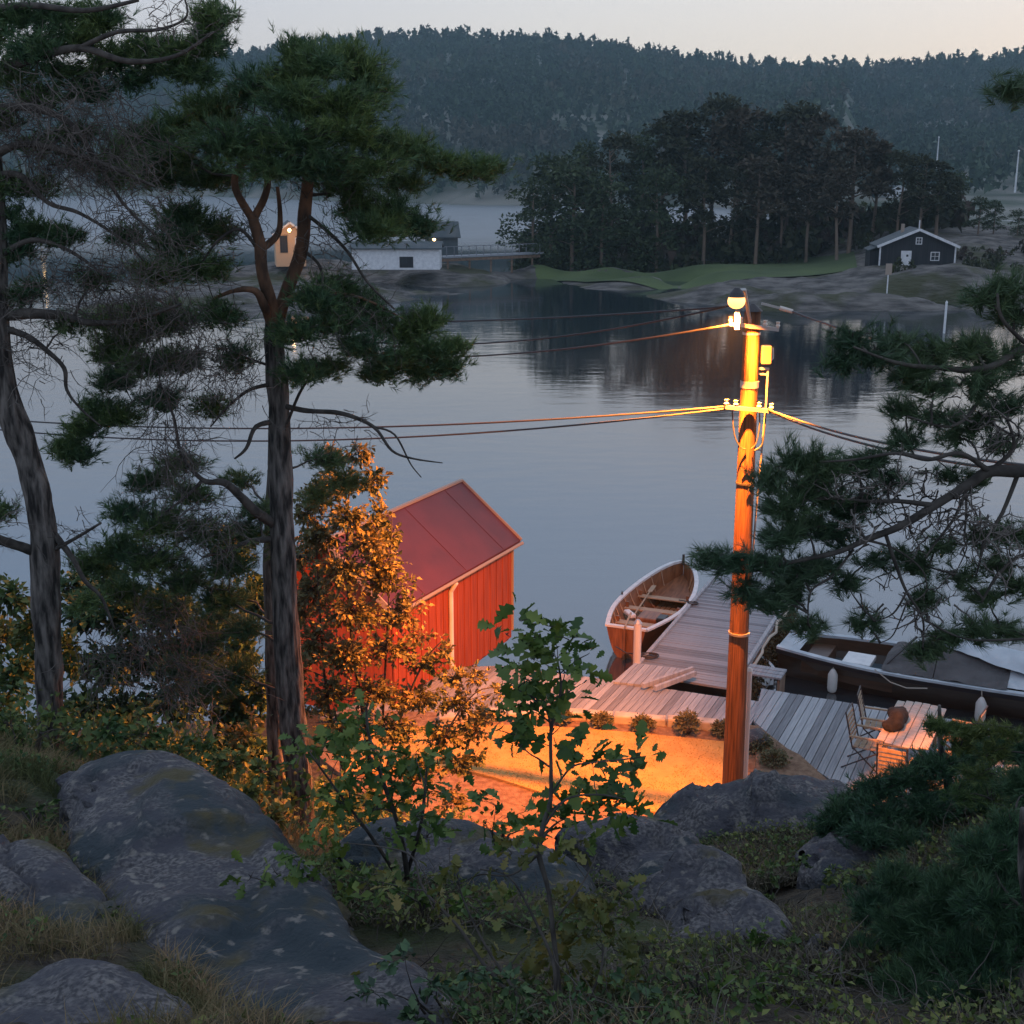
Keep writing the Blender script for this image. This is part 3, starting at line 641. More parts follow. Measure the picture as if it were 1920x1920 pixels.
# ------------------------------------------------------------------ utility pole with street lamp
PB = Vector((at(1374, 1475, 17).x, 17.0, 1.45)); PT = at(1411, 583, 17); PT.y = 17.0
pole = empty('utility_pole', PB, 0, 'tall wooden utility pole with a lit street lamp standing behind the rock crest', 'utility pole')
def pz(px, py, dy=0.0): p = at(px, py, 17 + dy); return p - PB
top = PT - PB
mb = MB(); bark_tube(mb, [(0, 0, -.6), top * .25, top * .5, top * .75, top], [.160, .146, .132, .120, .108], 20, .012)
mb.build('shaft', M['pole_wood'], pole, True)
MB().tube([top, top + Vector((0, 0, .1))], [.135, .02], 16).build('cap', M['dark_metal'], pole)
def ring(py, r, h, m='steel'):
    s = (py - 583) / (1475 - 583); p0 = top * (1 - s) + (PB * 0) ; p0 = Vector((top.x * (1 - s), 0, pz(1400, py).z))
    rp0 = .108 + .052 * s; r = rp0 * 1.02 + .006
    return MB().tube([p0 + Vector((0, 0, -h/2)), p0 + Vector((0, 0, h/2))], [r, r], 20).build('band', M[m], pole)
ring(720, .148, .09); ring(1186, .168, .035); ring(905, .158, .025, 'dark_metal'); ring(625, .137, .03)
# lamp
lp = pz(1381, 563, -.55)
MB().tube([top * .955, top * .97 + Vector((-.05, -.1, .12)), lp + Vector((.10, .04, .13)), lp + Vector((0, 0, .12))], .025, 8).build('lamp_arm', M['steel'], pole)
hd = MB().tube([lp + Vector((0, 0, .16)), lp + Vector((0, 0, .10)), lp + Vector((0, 0, .04))], [.03, .085, .11], 16).build('lamp_hood', M['dark_metal'], pole)
MB().ball(lp + Vector((0, 0, -.01)), (.115, .115, .10), 14, 8).build('lamp_glass', M['lit_glass'], hd, True)
ll = bpy.data.lights.new('street_light', 'SPOT'); ll.energy = LAMP_W; ll.color = (1, .235, .02); ll.shadow_soft_size = .03; ll.spot_size = R(144); ll.spot_blend = .7
lo = bpy.data.objects.new('street_light', ll); C.objects.link(lo); lo.location = PB + lp + Vector((0, -.02, -.16)); lo.rotation_euler = Vector((.20, -.12, 1)).to_track_quat('Z', 'Y').to_euler()
_pd = Vector((.2, .55, 0)).normalized(); _sc = lp + Vector((0, -.02, -.16)) + _pd * .10
MB().bar(_sc + Vector((0, 0, .02)), _sc + Vector((0, 0, -.22)), .05, .006).build('added_light_blocker', M['steel'], hd) if False else MB().box(_sc + Vector((0, 0, -.10)), (.06, .006, .24), ax=(Vector((_pd.y, -_pd.x, 0)), _pd, Vector((0, 0, 1)))).build('added_light_blocker', M['steel'], hd)  # added plate, no fitting of this lamp: blocks its light from the pole top
# crossarms, insulators, box, conduit
for (x0, y0, x1, y1, nm) in [(1360, 763, 1448, 771, 'crossarm'), (1368, 607, 1460, 618, 'crossarm')]:
    MB().bar(pz(x0, y0, -.17), pz(x1, y1, -.17), .045, .05).build(nm, M['steel'], pole)
    for f_ in (.02, .22, .72, .98):
        q = pz(x0, y0, -.17).lerp(pz(x1, y1, -.17), f_)
        MB().tube([q + Vector((0, 0, .02)), q + Vector((0, 0, .05)), q + Vector((0, 0, .07)), q + Vector((0, 0, .10))], [.02, .032, .02, .03], 10).build('insulator', M['porcelain'], pole)
MB().bar(pz(1428, 569, -.05), pz(1484, 583, -.05), .03, .03).build('bracket', M['steel'], pole)
MB().tube([pz(1462, 577, -.05), pz(1486, 584, -.05)], .028, 8).build('line_clamp', M['porcelain'], pole)
bevel(MB().box(pz(1436, 665, -.02), (.13, .14, .24)).build('junction_box', M['dark_metal'], pole), .01)
MB().bar(pz(1410, 690, 0), pz(1442, 692, 0), .03, .03).build('bracket', M['steel'], pole)
MB().tube([pz(1449, 652, 0), pz(1449, 672, 0), pz(1441, 680, 0)], .014, 6).build('fuse_holder', M['porcelain'], pole)
for yy in (700, 842, 925, 1001, 1080, 1160):
    s = (yy - 583) / 892; xx = 1411 - 37 * s; cx = 1440 - (yy - 690) * .0795
    MB().bar(pz(xx, yy, 0), pz(cx, yy + 2, 0), .02, .02).build('step', M['steel'], pole)
MB().tube([pz(1440, 690), pz(1436, 765), pz(1427, 860), pz(1418, 960), pz(1408, 1080), pz(1401, 1190)], .014, 6).build('conduit', M['steel'], pole)
for k, pts in enumerate([[(1373, 770), (1377, 815), (1388, 838), (1398, 842)], [(1424, 772), (1424, 800), (1418, 830), (1408, 842)], [(1436, 775), (1433, 810), (1428, 835), (1414, 845)], [(1390, 880), (1404, 885), (1409, 900), (1400, 930)]]):
    P, r_ = smooth_path([pz(x, y, -.14) for x, y in pts], [.009] * 4, 4); MB().tube(P, r_, 6).build('loose_cable', M['cable'], pole)
# lines
def line(a, b_, sag, label, grp='power lines running from the pole', rad=.014):
    a, b_ = Vector(a), Vector(b_); pts = [a.lerp(b_, i/24) - Vector((0, 0, sag * 4 * (i/24) * (1 - i/24))) for i in range(25)]
    o = MB().tube([p - a for p in pts], rad, 5).build('power_line', M['cable'], None, True, a); tag(o, label, 'cable', grp)
line(PB + pz(1362, 762, -.17), at(-60, 782, 22), .25, 'upper cable of the twin line running left over the water from the pole')
line(PB + pz(1380, 764, -.17), at(-60, 800, 22), .35, 'lower cable of the twin line running left over the water from the pole')
line(PB + pz(1372, 572, -.1), at(700, 641, 24), .22, 'highest cable leaving the pole to the left just under the lamp')
line(PB + pz(1369, 608, -.17), at(700, 668, 24), .16, 'cable leaving the upper crossarm of the pole to the left below the highest cable')
line(PB + pz(1360, 575, -.1), at(560, 600, 26), .10, 'thin cable running almost level left from beside the lamp')
line(PB + pz(1440, 768, -.17), at(1990, 880, 9), .10, 'upper cable of the twisted pair running right from the pole into the pine branches')
line(PB + pz(1444, 772, -.17), at(1990, 893, 9), .12, 'lower cable of the twisted pair running right from the pole into the pine branches')
line(PB + pz(1486, 584, -.05), at(1990, 690, 10), .10, 'cable running right from the top bracket of the pole')
# slim pale pipe standing by the pole
q = Vector((at(1398, 1465, 17.4).x, 17.4, 1.5)); tp_ = at(1406, 1258, 17.4)
st = empty('standpipe', q, 0, 'slim pale pipe standing upright just right of the utility pole foot', 'pipe')
MB().tube([(0, 0, -.3), tp_ - q], .035, 10).build('pipe', M['fender'], st); MB().tube([tp_ - q, tp_ - q + Vector((0, 0, .05))], [.045, .02], 10).build('cap', M['fender'], st)
# ------------------------------------------------------------------ lawn, beds, edging
def sheet(name, pxs, z, matr, kind='structure', sub=None):
    pts = [on(px, py, z) for px, py in pxs]; mb = MB(); mb.poly([(p.x, p.y) for p in pts], z - .25, z)
    return tag(mb.build(name, matr), kind=kind)
LZ = 1.05
sheet('flower_bed', [(640,1330),(900,1338),(1060,1345),(1250,1352),(1420,1360),(1470,1398),(1530,1450),(1560,1480),(1500,1530),(1300,1590),(1080,1620),(930,1560),(700,1500),(600,1420)], LZ - .05, M['mulch'])
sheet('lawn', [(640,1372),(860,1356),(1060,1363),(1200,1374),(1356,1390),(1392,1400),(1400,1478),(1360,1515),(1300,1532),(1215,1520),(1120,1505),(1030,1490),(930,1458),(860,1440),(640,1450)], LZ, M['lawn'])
sheet('flower_bed', [(1416,1392),(1440,1385),(1500,1415),(1560,1470),(1420,1478)], LZ + .02, M['mulch'])
_rs = np.random.default_rng(3); _pp = []
for k in range(16000):
    q = on(_rs.uniform(640, 1400), _rs.uniform(1358, 1528), LZ); px_, py_ = to_px0(q)
    if inpoly(px_, py_, [(640,1372),(860,1356),(1060,1363),(1200,1374),(1356,1390),(1392,1400),(1400,1478),(1360,1515),(1300,1532),(1215,1520),(1120,1505),(1030,1490),(930,1458),(860,1440),(640,1450)]) and noise.noise(q*1.3) + .4*noise.noise(q*5) > -.45: _pp.append(tuple(q))
_pp = np.array(_pp); _d = unit(np.array([0, 0, 1]) + _rs.normal(size=_pp.shape)*.5); _s = unit(np.cross(_d, rdir(len(_pp))))*.009; _h = _rs.uniform(.008, .028, (len(_pp), 1))
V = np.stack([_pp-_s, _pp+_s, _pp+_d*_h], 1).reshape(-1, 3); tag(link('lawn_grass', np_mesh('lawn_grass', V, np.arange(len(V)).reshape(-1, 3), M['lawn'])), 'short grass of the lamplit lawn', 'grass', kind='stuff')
# stone edging blocks between bed and boardwalk
ed = [(820,1350),(900,1342),(1000,1338),(1100,1342),(1200,1350),(1300,1357),(1400,1368)]
wl = empty('stone_edging', on(1100, 1345, LZ - .1), 0, 'row of pale edging stones between the shrub bed and the boardwalk', 'edging'); base = wl.location.copy()
E = [on(x, y, LZ) for x, y in ed]; tot = 0
for i in range(len(E) - 1):
    a, b_ = E[i], E[i+1]; ln = (b_ - a).length; k = max(1, round(ln / .45))
    for j in range(k):
        p = a.lerp(b_, (j + .5) / k); dd = (b_ - a); rz = math.atan2(dd.y, dd.x)
        bevel(MB().box(p - base + Vector((0, 0, random.uniform(-.03, .02))), (ln / k - .03, .24 + random.uniform(-.03, .03), .2), rz + random.uniform(-.04, .04)).build('stone', M['stone'], wl), .03)
# round clipped shrubs
def ball_shrub(loc, r, label, seed):
    global rng
    rng = np.random.default_rng(seed)
    e = empty('round_shrub', loc, 0, label, 'shrub', 'low round shrubs in the bed along the lawn')
    fx, fy, fz = [random.uniform(.75, 1.2) for _ in range(3)]; pts, d = clump_pts((0, 0, r * .75 * fz), (r*fx, r*fy, r * .8 * fz), 750, .45); pts += rng.normal(size=pts.shape) * .025; V, Fc = leaves(pts, d, .05, DIAM)
    link('foliage', np_mesh('foliage', V, Fc, M['ball_shrub']), e)
    mb = MB()
    for k in range(14): a = random.uniform(0, 6.28); mb.tube([(0, 0, -.05), (r*.7*math.cos(a), r*.7*math.sin(a), r * random.uniform(.6, 1.4))], [.012, .004], 4)
    mb.build('stems', M['twig'], e)
for i, (px, py, s, lab) in enumerate([(1053,1352,.17,'round shrub half hidden by the oak sapling, leftmost of the bed row'),(1130,1358,.22,'round shrub with a tall stalk in the bed just right of the oak sapling'),(1205,1365,.23,'round shrub in the middle of the row along the lawn'),(1288,1370,.24,'largest round shrub in the row, left of the pole'),(1356,1374,.2,'round shrub partly hidden behind the utility pole'),
        (1425,1402,.2,'dark shrub beside the standpipe right of the pole'),(1450,1432,.22,'round shrub on the orange lit corner bed by the deck'),(905,1352,.2,'round shrub at the left end of the bed behind the orange bush')]):
    ball_shrub(on(px, py + 6, LZ - .05), s, lab, 50 + i)
rng = np.random.default_rng(99)
p = on(1413, 1398, LZ); rk = empty('boulder', p, 0, 'grey boulder in the corner bed between the pole and the deck', 'rock')
def rock_mesh(path, sides=28, rough=.10, freq=1.6, seed=0, sub=6, flat=.0):
    """path: list of (Vector centre, half width, half height); a whaleback swept along it"""
    n = len(path); P, rw = smooth_path([p[0] for p in path], [p[1] for p in path], sub); _, rh = smooth_path([p[0] for p in path], [p[2] for p in path], sub)
    V = []; m = len(P)
    for i in range(m):
        t = (P[min(i+1, m-1)] - P[max(i-1, 0)]).normalized(); side = t.cross(Vector((0, 0, 1))).normalized(); up = side.cross(t)
        for k in range(sides):
            q = 2*math.pi*k/sides; cx, cz_ = math.cos(q), math.sin(q)
            cx = math.copysign(abs(cx) ** .85, cx); cz_ = math.copysign(abs(cz_) ** .9, cz_)
            d = side * (cx * rw[i]) + up * (cz_ * rh[i]); v = P[i] + d; s_ = min(rw[i], rh[i])
            f1 = noise.noise(v * freq + Vector((seed, 0, 0))); f2 = noise.noise(Vector((v.x*4, v.y*4, v.z*9)) + Vector((seed, 3, 0))); f3 = noise.noise(v * 14)
            vv = Vector((v.x*1.5, v.y*1.1, v.z*2.6)) + Vector((seed*7, 0, 0)) + Vector((f1, f2, f3))*.18; vd_ = noise.voronoi(vv)[0]; gr_ = min(1, (vd_[1] - vd_[0]) / .10); cell_ = noise.cell(noise.voronoi(vv)[1][0] * 3.7)
            v = v + (d.normalized() * 1.0 * (-(1 - gr_) * .055 + (cell_ - .5) * .085 * gr_) if sides > 24 and d.length > 1e-6 else Vector())
            v = v + d.normalized() * (s_ * rough * (f1 * 1.6) + .022 * f2 + .010 * f3) if d.length > 1e-6 else v
            V.append(v)
    Fc = [(i*sides+k, i*sides+(k+1) % sides, (i+1)*sides+(k+1) % sides, (i+1)*sides+k) for i in range(m-1) for k in range(sides)]
    return np.array([tuple(v) for v in V]), Fc
ROCKS = []
def outcrop(name, pts, label, rough=.10, freq=1.2, seed=0, sides=64, sub=14):
    """pts: (px,py,D, half width, half height, dz): py is where the TOP shows"""
    path = []
    for px, py, D, rw, rh in pts:
        p = at(px, py, D); path.append((p - Vector((0, 0, rh * .92)), rw, rh)); ROCKS.append((p.x, p.y, rw * .66))
    V, Fc = rock_mesh(path, sides, rough, freq, seed, sub)
    c = V.mean(0); V = V - c
    o = link(name, np_mesh(name, V, Fc, M['granite'], True), None, Vector(c)); return tag(o, label, 'rock')
V, Fc = rock_mesh([(Vector((-.3, 0, .05)), .02, .02), (Vector((-.2, 0, .1)), .2, .16), (Vector((.1, 0, .1)), .22, .2), (Vector((.34, 0, .05)), .03, .03)], 12, .2, 3, 3, 3)
link('stone', np_mesh('stone', V, Fc, M['granite'], True), rk)
# ------------------------------------------------------------------ decks
TH = R(24.5); AX = Vector((math.sin(TH), math.cos(TH), 0)); BX = Vector((math.cos(TH), -math.sin(TH), 0))
def clip(poly, lo_, hi_):
    """clip polygon in (a,b) to lo<=b<=hi"""
    def half(pl, s, lim):
        out = []
        for i in range(len(pl)):
            p, q = pl[i], pl[(i+1) % len(pl)]; ip_, iq = s*(p[1]-lim) >= 0, s*(q[1]-lim) >= 0
            if ip_: out.append(p)
            if ip_ != iq: f_ = (lim-p[1])/(q[1]-p[1]); out.append((p[0]+(q[0]-p[0])*f_, lim))
        return out
    p = half(poly, 1, lo_); return half(p, -1, hi_) if len(p) > 2 else []
def planks(parent, pxs, z, wd, gap, ax, bx, mats, thick=.045, seed=1):
    rr = random.Random(seed); org = parent.location; pts = [on(px, py, z) - org for px, py in pxs]; pl = [(p.dot(ax), p.dot(bx)) for p in pts]
    b0 = min(p[1] for p in pl); b1 = max(p[1] for p in pl); b = b0; cnt = 0; zt = z - org.z
    while b < b1:
        c = clip(pl, b, min(b + wd - gap, b1))
        if len(c) > 2:
            w_ = [(ax * q[0] + bx * q[1]) for q in c]; dz = rr.uniform(-.004, .004)
            # keep a clean local frame so that the grain runs along the plank
            cen = sum(w_, Vector()) / len(w_)
            lc = [(v - cen) for v in w_]; lp2 = [(v.dot(bx), v.dot(ax)) for v in lc]
            m_ = MB().poly(lp2, -thick, 0).mesh('plank', M[rr.choice(mats)])
            o = link('plank', m_, parent, (cen.x, cen.y, zt + dz), math.atan2(bx.y, bx.x)); cnt += 1
        b += wd
    return cnt
DZ = .8
bw = empty('boardwalk', on(1100, 1300, DZ), 0, 'weathered grey plank boardwalk between the lawn and the water', 'boardwalk')
planks(bw, [(600,1345),(850,1252),(933,1248),(1142,1274),(1241,1290),(1335,1304),(1432,1316),(1411,1352),(1405,1362),(1300,1351),(1082,1340),(900,1336),(800,1352)], DZ, .145, .012, AX, BX, ['deck', 'deck', 'deck_light', 'deck', 'deck_dark'], seed=3)
def fascia(parent, pxs, z, h, name='joist', m='joist', t=.05):
    for i in range(len(pxs) - 1):
        a, b_ = on(*pxs[i], z), on(*pxs[i+1], z); o_ = parent.location
        MB().bar(a - o_ + Vector((0, 0, -.05 - h/2)), b_ - o_ + Vector((0, 0, -.05 - h/2)), t, h).build(name, M[m], parent)
fascia(bw, [(850,1255),(933,1251),(1142,1277),(1241,1293),(1335,1307),(1430,1319)], DZ, .2)
for px, py in [(870,1258),(960,1256),(1060,1268),(1150,1280),(1250,1297),(1350,1311)]:
    p = on(px, py, DZ) - bw.location; MB().tube([p + Vector((0, 0, -.06)), p + Vector((0, 0, -2.2))], .1, 8).build('pile', M['joist'], bw)
dk = empty('deck', on(1600, 1390, DZ), 0, 'wide silvery plank deck with the garden table, right of the pole', 'deck')
planks(dk, [(1428,1291),(1700,1335),(1900,1367),(2100,1402),(2100,1560),(1700,1545),(1640,1510),(1568,1470),(1470,1400),(1413,1352)], DZ + .012, .15, .014, AX, BX, ['deck', 'deck_light', 'deck', 'deck_dark'], seed=5)
fascia(dk, [(1428,1294),(1700,1338),(1900,1370),(2100,1405)], DZ, .22); fascia(dk, [(1411,1356),(1468,1403),(1566,1473)], DZ, .2)
for px, py in [(1440,1300),(1540,1316),(1640,1332),(1740,1348),(1840,1364),(1940,1382)]:
    p = on(px, py, DZ) - dk.location; MB().tube([p + Vector((0, 0, -.06)), p + Vector((0, 0, -2.2))], .1, 8).build('pile', M['joist'], dk)
# jetty
jt = empty('jetty', on(1330, 1200, .68), 0, 'grey plank jetty running out between the rowing boat and the motorboat', 'jetty')
JL0, JL1, JR0, JR1 = on(1178, 1262, .68), on(1340, 1076, .68), on(1380, 1290, .68), on(1482, 1122, .68)
jax = (JL1 - JL0).normalized(); jbx = Vector((jax.y, -jax.x, 0))
JR1 = JR0 + jax * ((JL1 - JL0).length * .93)
def to_px(p):
    d = Vector(p) - Vector((0, 0, CAMZ)); fwd = Vector((0, cp, -sp_)); up = Vector((0, sp_, cp)); zc = d.dot(fwd); return 960 + d.x/zc*F, 960 - d.dot(up)/zc*F
JR1 = JL1 + jbx * (JR0 - JL0).dot(jbx) * .98
planks(jt, [to_px(JL0), to_px(JL1), to_px(JR1), to_px(JR0)], .68, .135, .012, jbx, jax, ['deck', 'deck', 'deck_dark'], seed=9)
o_ = jt.location
for s_, a, b_ in ((-1, JL0, JL1), (1, JR0, JR1)):
    MB().bar(a - o_ + jbx * (s_*-.03) + Vector((0, 0, -.16)), b_ - o_ + jbx * (s_*-.03) + Vector((0, 0, -.16)), .1, .2).build('beam', M['joist'], jt)
    MB().bar(a - o_ + jbx * (s_*-.07) + Vector((0, 0, .03)), b_ - o_ + jbx * (s_*-.07) + Vector((0, 0, .03)), .08, .05).build('edge_rail', M['deck_light'], jt)
    for k in range(5):
        p = a.lerp(b_, .06 + .22*k) - o_ + jbx * s_ * -.14; MB().tube([p + Vector((0, 0, -.06)), p + Vector((0, 0, -2.5))], .11, 8).build('pile', M['joist'], jt)
rng = np.random.default_rng(5)
ts = rng.uniform(0, .8, 2200); Pw = np.array(JR0)[None] + ts[:, None] * np.array(JR1 - JR0)[None] + np.array(jbx)[None] * rng.normal(.12, .09, (2200, 1)); Pw[:, 2] = rng.uniform(.05, .62, 2200)
V, Fc = leaves(Pw, rdir(2200), .09, DIAM); tag(link('seaweed', np_mesh('seaweed', V - np.array(o_), Fc, M['weed']), jt), kind='stuff')
rp = MB(); pts = [JR0.lerp(JR1, k/14) + jbx * (.06 + .05*math.sin(k*2.1)) + Vector((0, 0, .02 - .07*(k % 2))) for k in range(12)]
rp.tube([p - pts[0] for p in pts], .035, 6); tag(rp.build('rope', M['rope'], None, True, pts[0]), 'thick pale rope slung along the right edge of the jetty', 'rope')
# gangway plate with raised rails between boardwalk and jetty
gw = empty('gangway', on(1240, 1275, .84), 0, 'short wooden ramp with raised pale edge boards where the boardwalk meets the jetty', 'ramp')
planks(gw, [(1150,1278),(1190,1243),(1302,1256),(1225,1286)], .85, .14, .012, AX, BX, ['deck', 'deck_light'], seed=11)
for (a, b_) in [((1205,1286),(1300,1254)), ((1228,1291),(1304,1262))]:
    A_, B_ = on(*a, .9) - gw.location, on(*b_, .9) - gw.location; MB().bar(A_, B_, .07, .1).build('edge_board', M['deck_light'], gw)
# mooring posts, pale light post by the stern
for (px, py, ytop, lab, mm) in [(1194, 1246, 1168, 'pale mooring post at the stern of the rowing boat', 'fender')]:
    b0 = on(px, py, .68); h = 1.0; e = empty('mooring_post', (b0.x, b0.y, -.6), 0, lab, 'post'); tpz = at(px + 3, ytop, b0.y).z
    MB().tube([(0, 0, 0), (0, 0, tpz + .6)], .085, 12).build('shaft', M[mm], e); MB().tube([(0, 0, tpz + .6), (0, 0, tpz + .68)], [.10, .04], 12).build('cap', M['steel'], e)
# rope coil on jetty
b0 = on(1218, 1232, .70); P = [Vector((.16*math.cos(a)*(1 + a*.02), .16*math.sin(a)*(1 - a*.01), .01 + a*.003)) for a in np.linspace(0, 18, 60)] + [Vector((-.5, .2, .02)), Vector((-.7, .6, .02))]
tag(MB().tube(P, .014, 5).build('rope', M['cable'], None, True, b0), 'dark mooring rope coiled on the jetty by the pale post', 'rope')
b0 = on(1300, 1133, .70); P = [Vector((.12*math.cos(a), .12*math.sin(a), .01 + a*.003)) for a in np.linspace(0, 12, 40)] + [Vector((-.35, .1, .08))]
tag(MB().tube(P, .014, 5).build('rope', M['cable'], None, True, b0), 'small dark rope pile at the jetty edge beside the rowing boat bow', 'rope')
# ------------------------------------------------------------------ rowing boat
def hull_sections(L_, B_, n=25, m=9, bow_pow=.62, stern_w=.55, g0=.62, g_bow=.32, g_st=.10, depth=.62, off=0.0, sh=.55):
    """x along length 0(stern)..L(bow); returns grid of points"""
    G = []
    for i in range(n):
        s = i/(n-1); x = s*L_
        wd = B_/2 * (stern_w + (1-stern_w)*math.sin(min(s/.45, 1)*math.pi/2)) * (1 if s < .45 else max(0.0, 1 - ((s-.45)/.55)**2.1)) ** bow_pow
        wd = max(wd - off, .004); g = g0 + g_bow*max(0, (s-.35)/.65)**2 + g_st*(1-s)**2
        kb = g0 - depth + .30*max(0, (s-.75)/.25)**2 + .08*(1-s)**3 + off
        row = []
        for j in range(-m, m+1):
            q = j/m; yy = math.copysign(abs(q)**.62, q)*wd if q else 0; zz = kb + (g-kb)*abs(q)**1.7*1.0
            zz = kb + (g - kb) * (abs(q) ** (1.25 + sh))
            row.append(Vector((x + (.10*(s)**6)*abs(q), yy, zz)))
        G.append(row)
    return G
def grid(mb, G, flip=False):
    o = len(mb.v); n, m = len(G), len(G[0])
    for r_ in G: mb.v += r_
    for i in range(n-1):
        for j in range(m-1):
            f_ = (o+i*m+j, o+(i+1)*m+j, o+(i+1)*m+j+1, o+i*m+j+1); mb.f.append(f_[::-1] if flip else f_)
def boat_gunwale(G, w_, t_, z=0.0):
    mb = MB()
    for side in (0, -1):
        e = [r_[side] for r_ in G]
        for i in range(len(e)-1):
            sg = -1 if side == 0 else 1
            a, b_ = e[i], e[i+1]
            mb.quad(a+Vector((0, sg*w_*.45, z)), b_+Vector((0, sg*w_*.45, z)), b_+Vector((0, sg*w_*.45, z+t_)), a+Vector((0, sg*w_*.45, z+t_)))
            mb.quad(a+Vector((0, sg*w_*.45, z+t_)), b_+Vector((0, sg*w_*.45, z+t_)), b_+Vector((0, -sg*w_*.55, z+t_)), a+Vector((0, -sg*w_*.55, z+t_)))
            mb.quad(a+Vector((0, -sg*w_*.55, z+t_)), b_+Vector((0, -sg*w_*.55, z+t_)), b_+Vector((0, -sg*w_*.55, z-.02)), a+Vector((0, -sg*w_*.55, z-.02)))
            mb.quad(a+Vector((0, -sg*w_*.55, z-.004)), b_+Vector((0, -sg*w_*.55, z-.004)), b_+Vector((0, sg*w_*.45, z-.004)), a+Vector((0, sg*w_*.45, z-.004)))
    return mb
st_, bo_ = on(1174, 1178, .74), on(1281, 1050, 1.0)
dv = Vector((bo_.x - st_.x, bo_.y - st_.y, 0)); BL = dv.length
rb = empty('rowing_boat', (st_.x, st_.y, 0), math.atan2(dv.y, dv.x), 'varnished wooden rowing boat with white gunwale moored left of the jetty', 'rowing boat')
G = hull_sections(BL, 1.72, g0=.62, depth=.78); mb = MB(); grid(mb, G)
mb.build('hull', M['brown_hull'], rb, True)
G2 = hull_sections(BL - .04, 1.66, g0=.62, depth=.70, off=.03); mb = MB(); grid(mb, [[v + Vector((.03, 0, .0)) for v in r_] for r_ in G2], True); mb.build('inner_lining', M['varnish'], rb, True)
boat_gunwale(G, .11, .045).build('gunwale', M['boat_white'], rb)
# transom
r0 = G[0]; mb = MB(); mb.v += [v + Vector((-.03, 0, .02)) for v in r0] + [v + Vector((.02, 0, .02)) for v in r0]; k = len(r0)
mb.f += [tuple(range(k)), tuple(reversed(range(k, 2*k)))] + [(i, k+i, k+i+1, i+1) for i in range(k-1)] + [(k-1, 2*k-1, k, 0)]
mb.build('transom', M['varnish'], rb)
MB().box((.0, 0, .765), (.12, G[0][-1].y*2 + .06, .05)).build('transom_cap', M['boat_white'], rb)
def half_w(s_, z_): r_ = G2[min(int(s_*24+.5), 24)]; return min(abs(v.y) for v in r_ if v.z >= z_ - .12) if any(v.z >= z_ - .12 for v in r_) else .3
for s_, wd_ in ((.22, .26), (.44, .24), (.64, .22)):
    hw = (G2[int(s_*24)][-1].y) * .93; bevel(MB().box((s_*BL, 0, .47), (wd_, hw*2, .035)).build('thwart', M['teak'], rb), .006)
    for sy in (-1, 1): MB().box((s_*BL, sy*hw*.9, .55), (.05, .08, .14)).build('knee', M['varnish'], rb)
MB().box((.11*BL, 0, .43), (.55, G2[2][-1].y*1.7, .035)).build('stern_seat', M['teak'], rb)
bevel(MB().box((.33*BL, -.08, .38), (.62, .5, .34)).build('engine_box', M['varnish'], rb), .03)
for k in range(5): MB().box((.5*BL, (k-2)*.13, .06), (BL*.62, .11, .025)).build('floorboard', M['teak'], rb)
# foredeck sheet like a triangular inner bow
mb = MB(); row = [G2[i] for i in range(17, 25)]
for i in range(len(row)-1):
    a, b_ = row[i], row[i+1]; mb.quad(a[3]+Vector((0,0,.0)), b_[3], b_[-4], a[-4])
mb.build('bow_sheet', M['varnish'], rb)
for i in range(3, 23, 2):
    r_ = G2[i]; mb = MB(); mb.tube([v*1 + Vector((.03, -math.copysign(.012, v.y) if abs(v.y) > .05 else 0, .012)) for v in r_], .014, 4, False); mb.build('rib', M['teak'], rb)
bevel(MB().box((BL + .03, 0, 1.0), (.07, .06, .30)).build('stem', M['dark_metal'], rb), .01)
rd = MB().box((-.10, 0, .30), (.12, .05, .9)).build('rudder', M['varnish'], rb)
MB().bar((-.10, 0, .80), (.75, .12, .86), .04, .04).build('tiller', M['teak'], rb)
for sy in (-1, 1):
    MB().tube([(.47*BL, sy*.86, .74), (.47*BL, sy*.86, .82)], [.03, .015], 8).build('rowlock', M['dark_metal'], rb)
bevel(MB().box((.30*BL, .38, .56), (.45, .16, .10), .7).build('cushion', M['boat_white'], rb), .03)
bevel(MB().box((.30*BL, -.45, .54), (.35, .22, .12)).build('tool_box', M['black_hull'], rb), .02)
ow = empty('oar', rb.matrix_basis @ Vector((.5*BL, .35, .53)), rb.rotation_euler.z + R(4), 'light wooden oar lying across the seats of the rowing boat', 'oar')
MB().tube([(-1.1, 0, 0), (.8, 0, .05)], .02, 8).build('shaft', M['teak'], ow); MB().box((1.05, 0, .055), (.55, .12, .015)).build('blade', M['teak'], ow)
# ------------------------------------------------------------------ motorboat
p0 = on(1470, 1199, .72); mbt = empty('motorboat', (p0.x, p0.y, 0), R(-27), 'long dark wooden motorboat under pale and brown covers, right of the jetty', 'motorboat')
ML, MW = 8.2, 1.95
def mhull(off=0):
    G = []
    for i in range(31):
        s = i/30; x = s*ML; wd = MW/2 * (min(1, .58 + .42*math.sin(min(s/.35, 1)*math.pi/2))) * (1 if s < .6 else max(.0, 1-((s-.6)/.4)**2.2))**.6
        wd = max(wd - off, .004); g = .60 + .12*(1 - s)**2 + .22*s*s; kb = -.25 + .25*s**4; row = []
        for j in range(-7, 8):
            q = j/7; row.append(Vector((x, math.copysign(abs(q)**.8, q)*wd if q else 0, kb + (g-kb)*abs(q)**2.2)))
        G.append(row)
    return G
G = mhull(); mb = MB(); grid(mb, G)
r0 = G[0]; o = len(mb.v); mb.v += r0; mb.f.append(tuple(o + i for i in range(len(r0)))); mb.build('hull', M['black_brown'], mbt, True)
GL = [[v + Vector((0, math.copysign(.02, v.y), -.10)) for v in r_] for r_ in G]
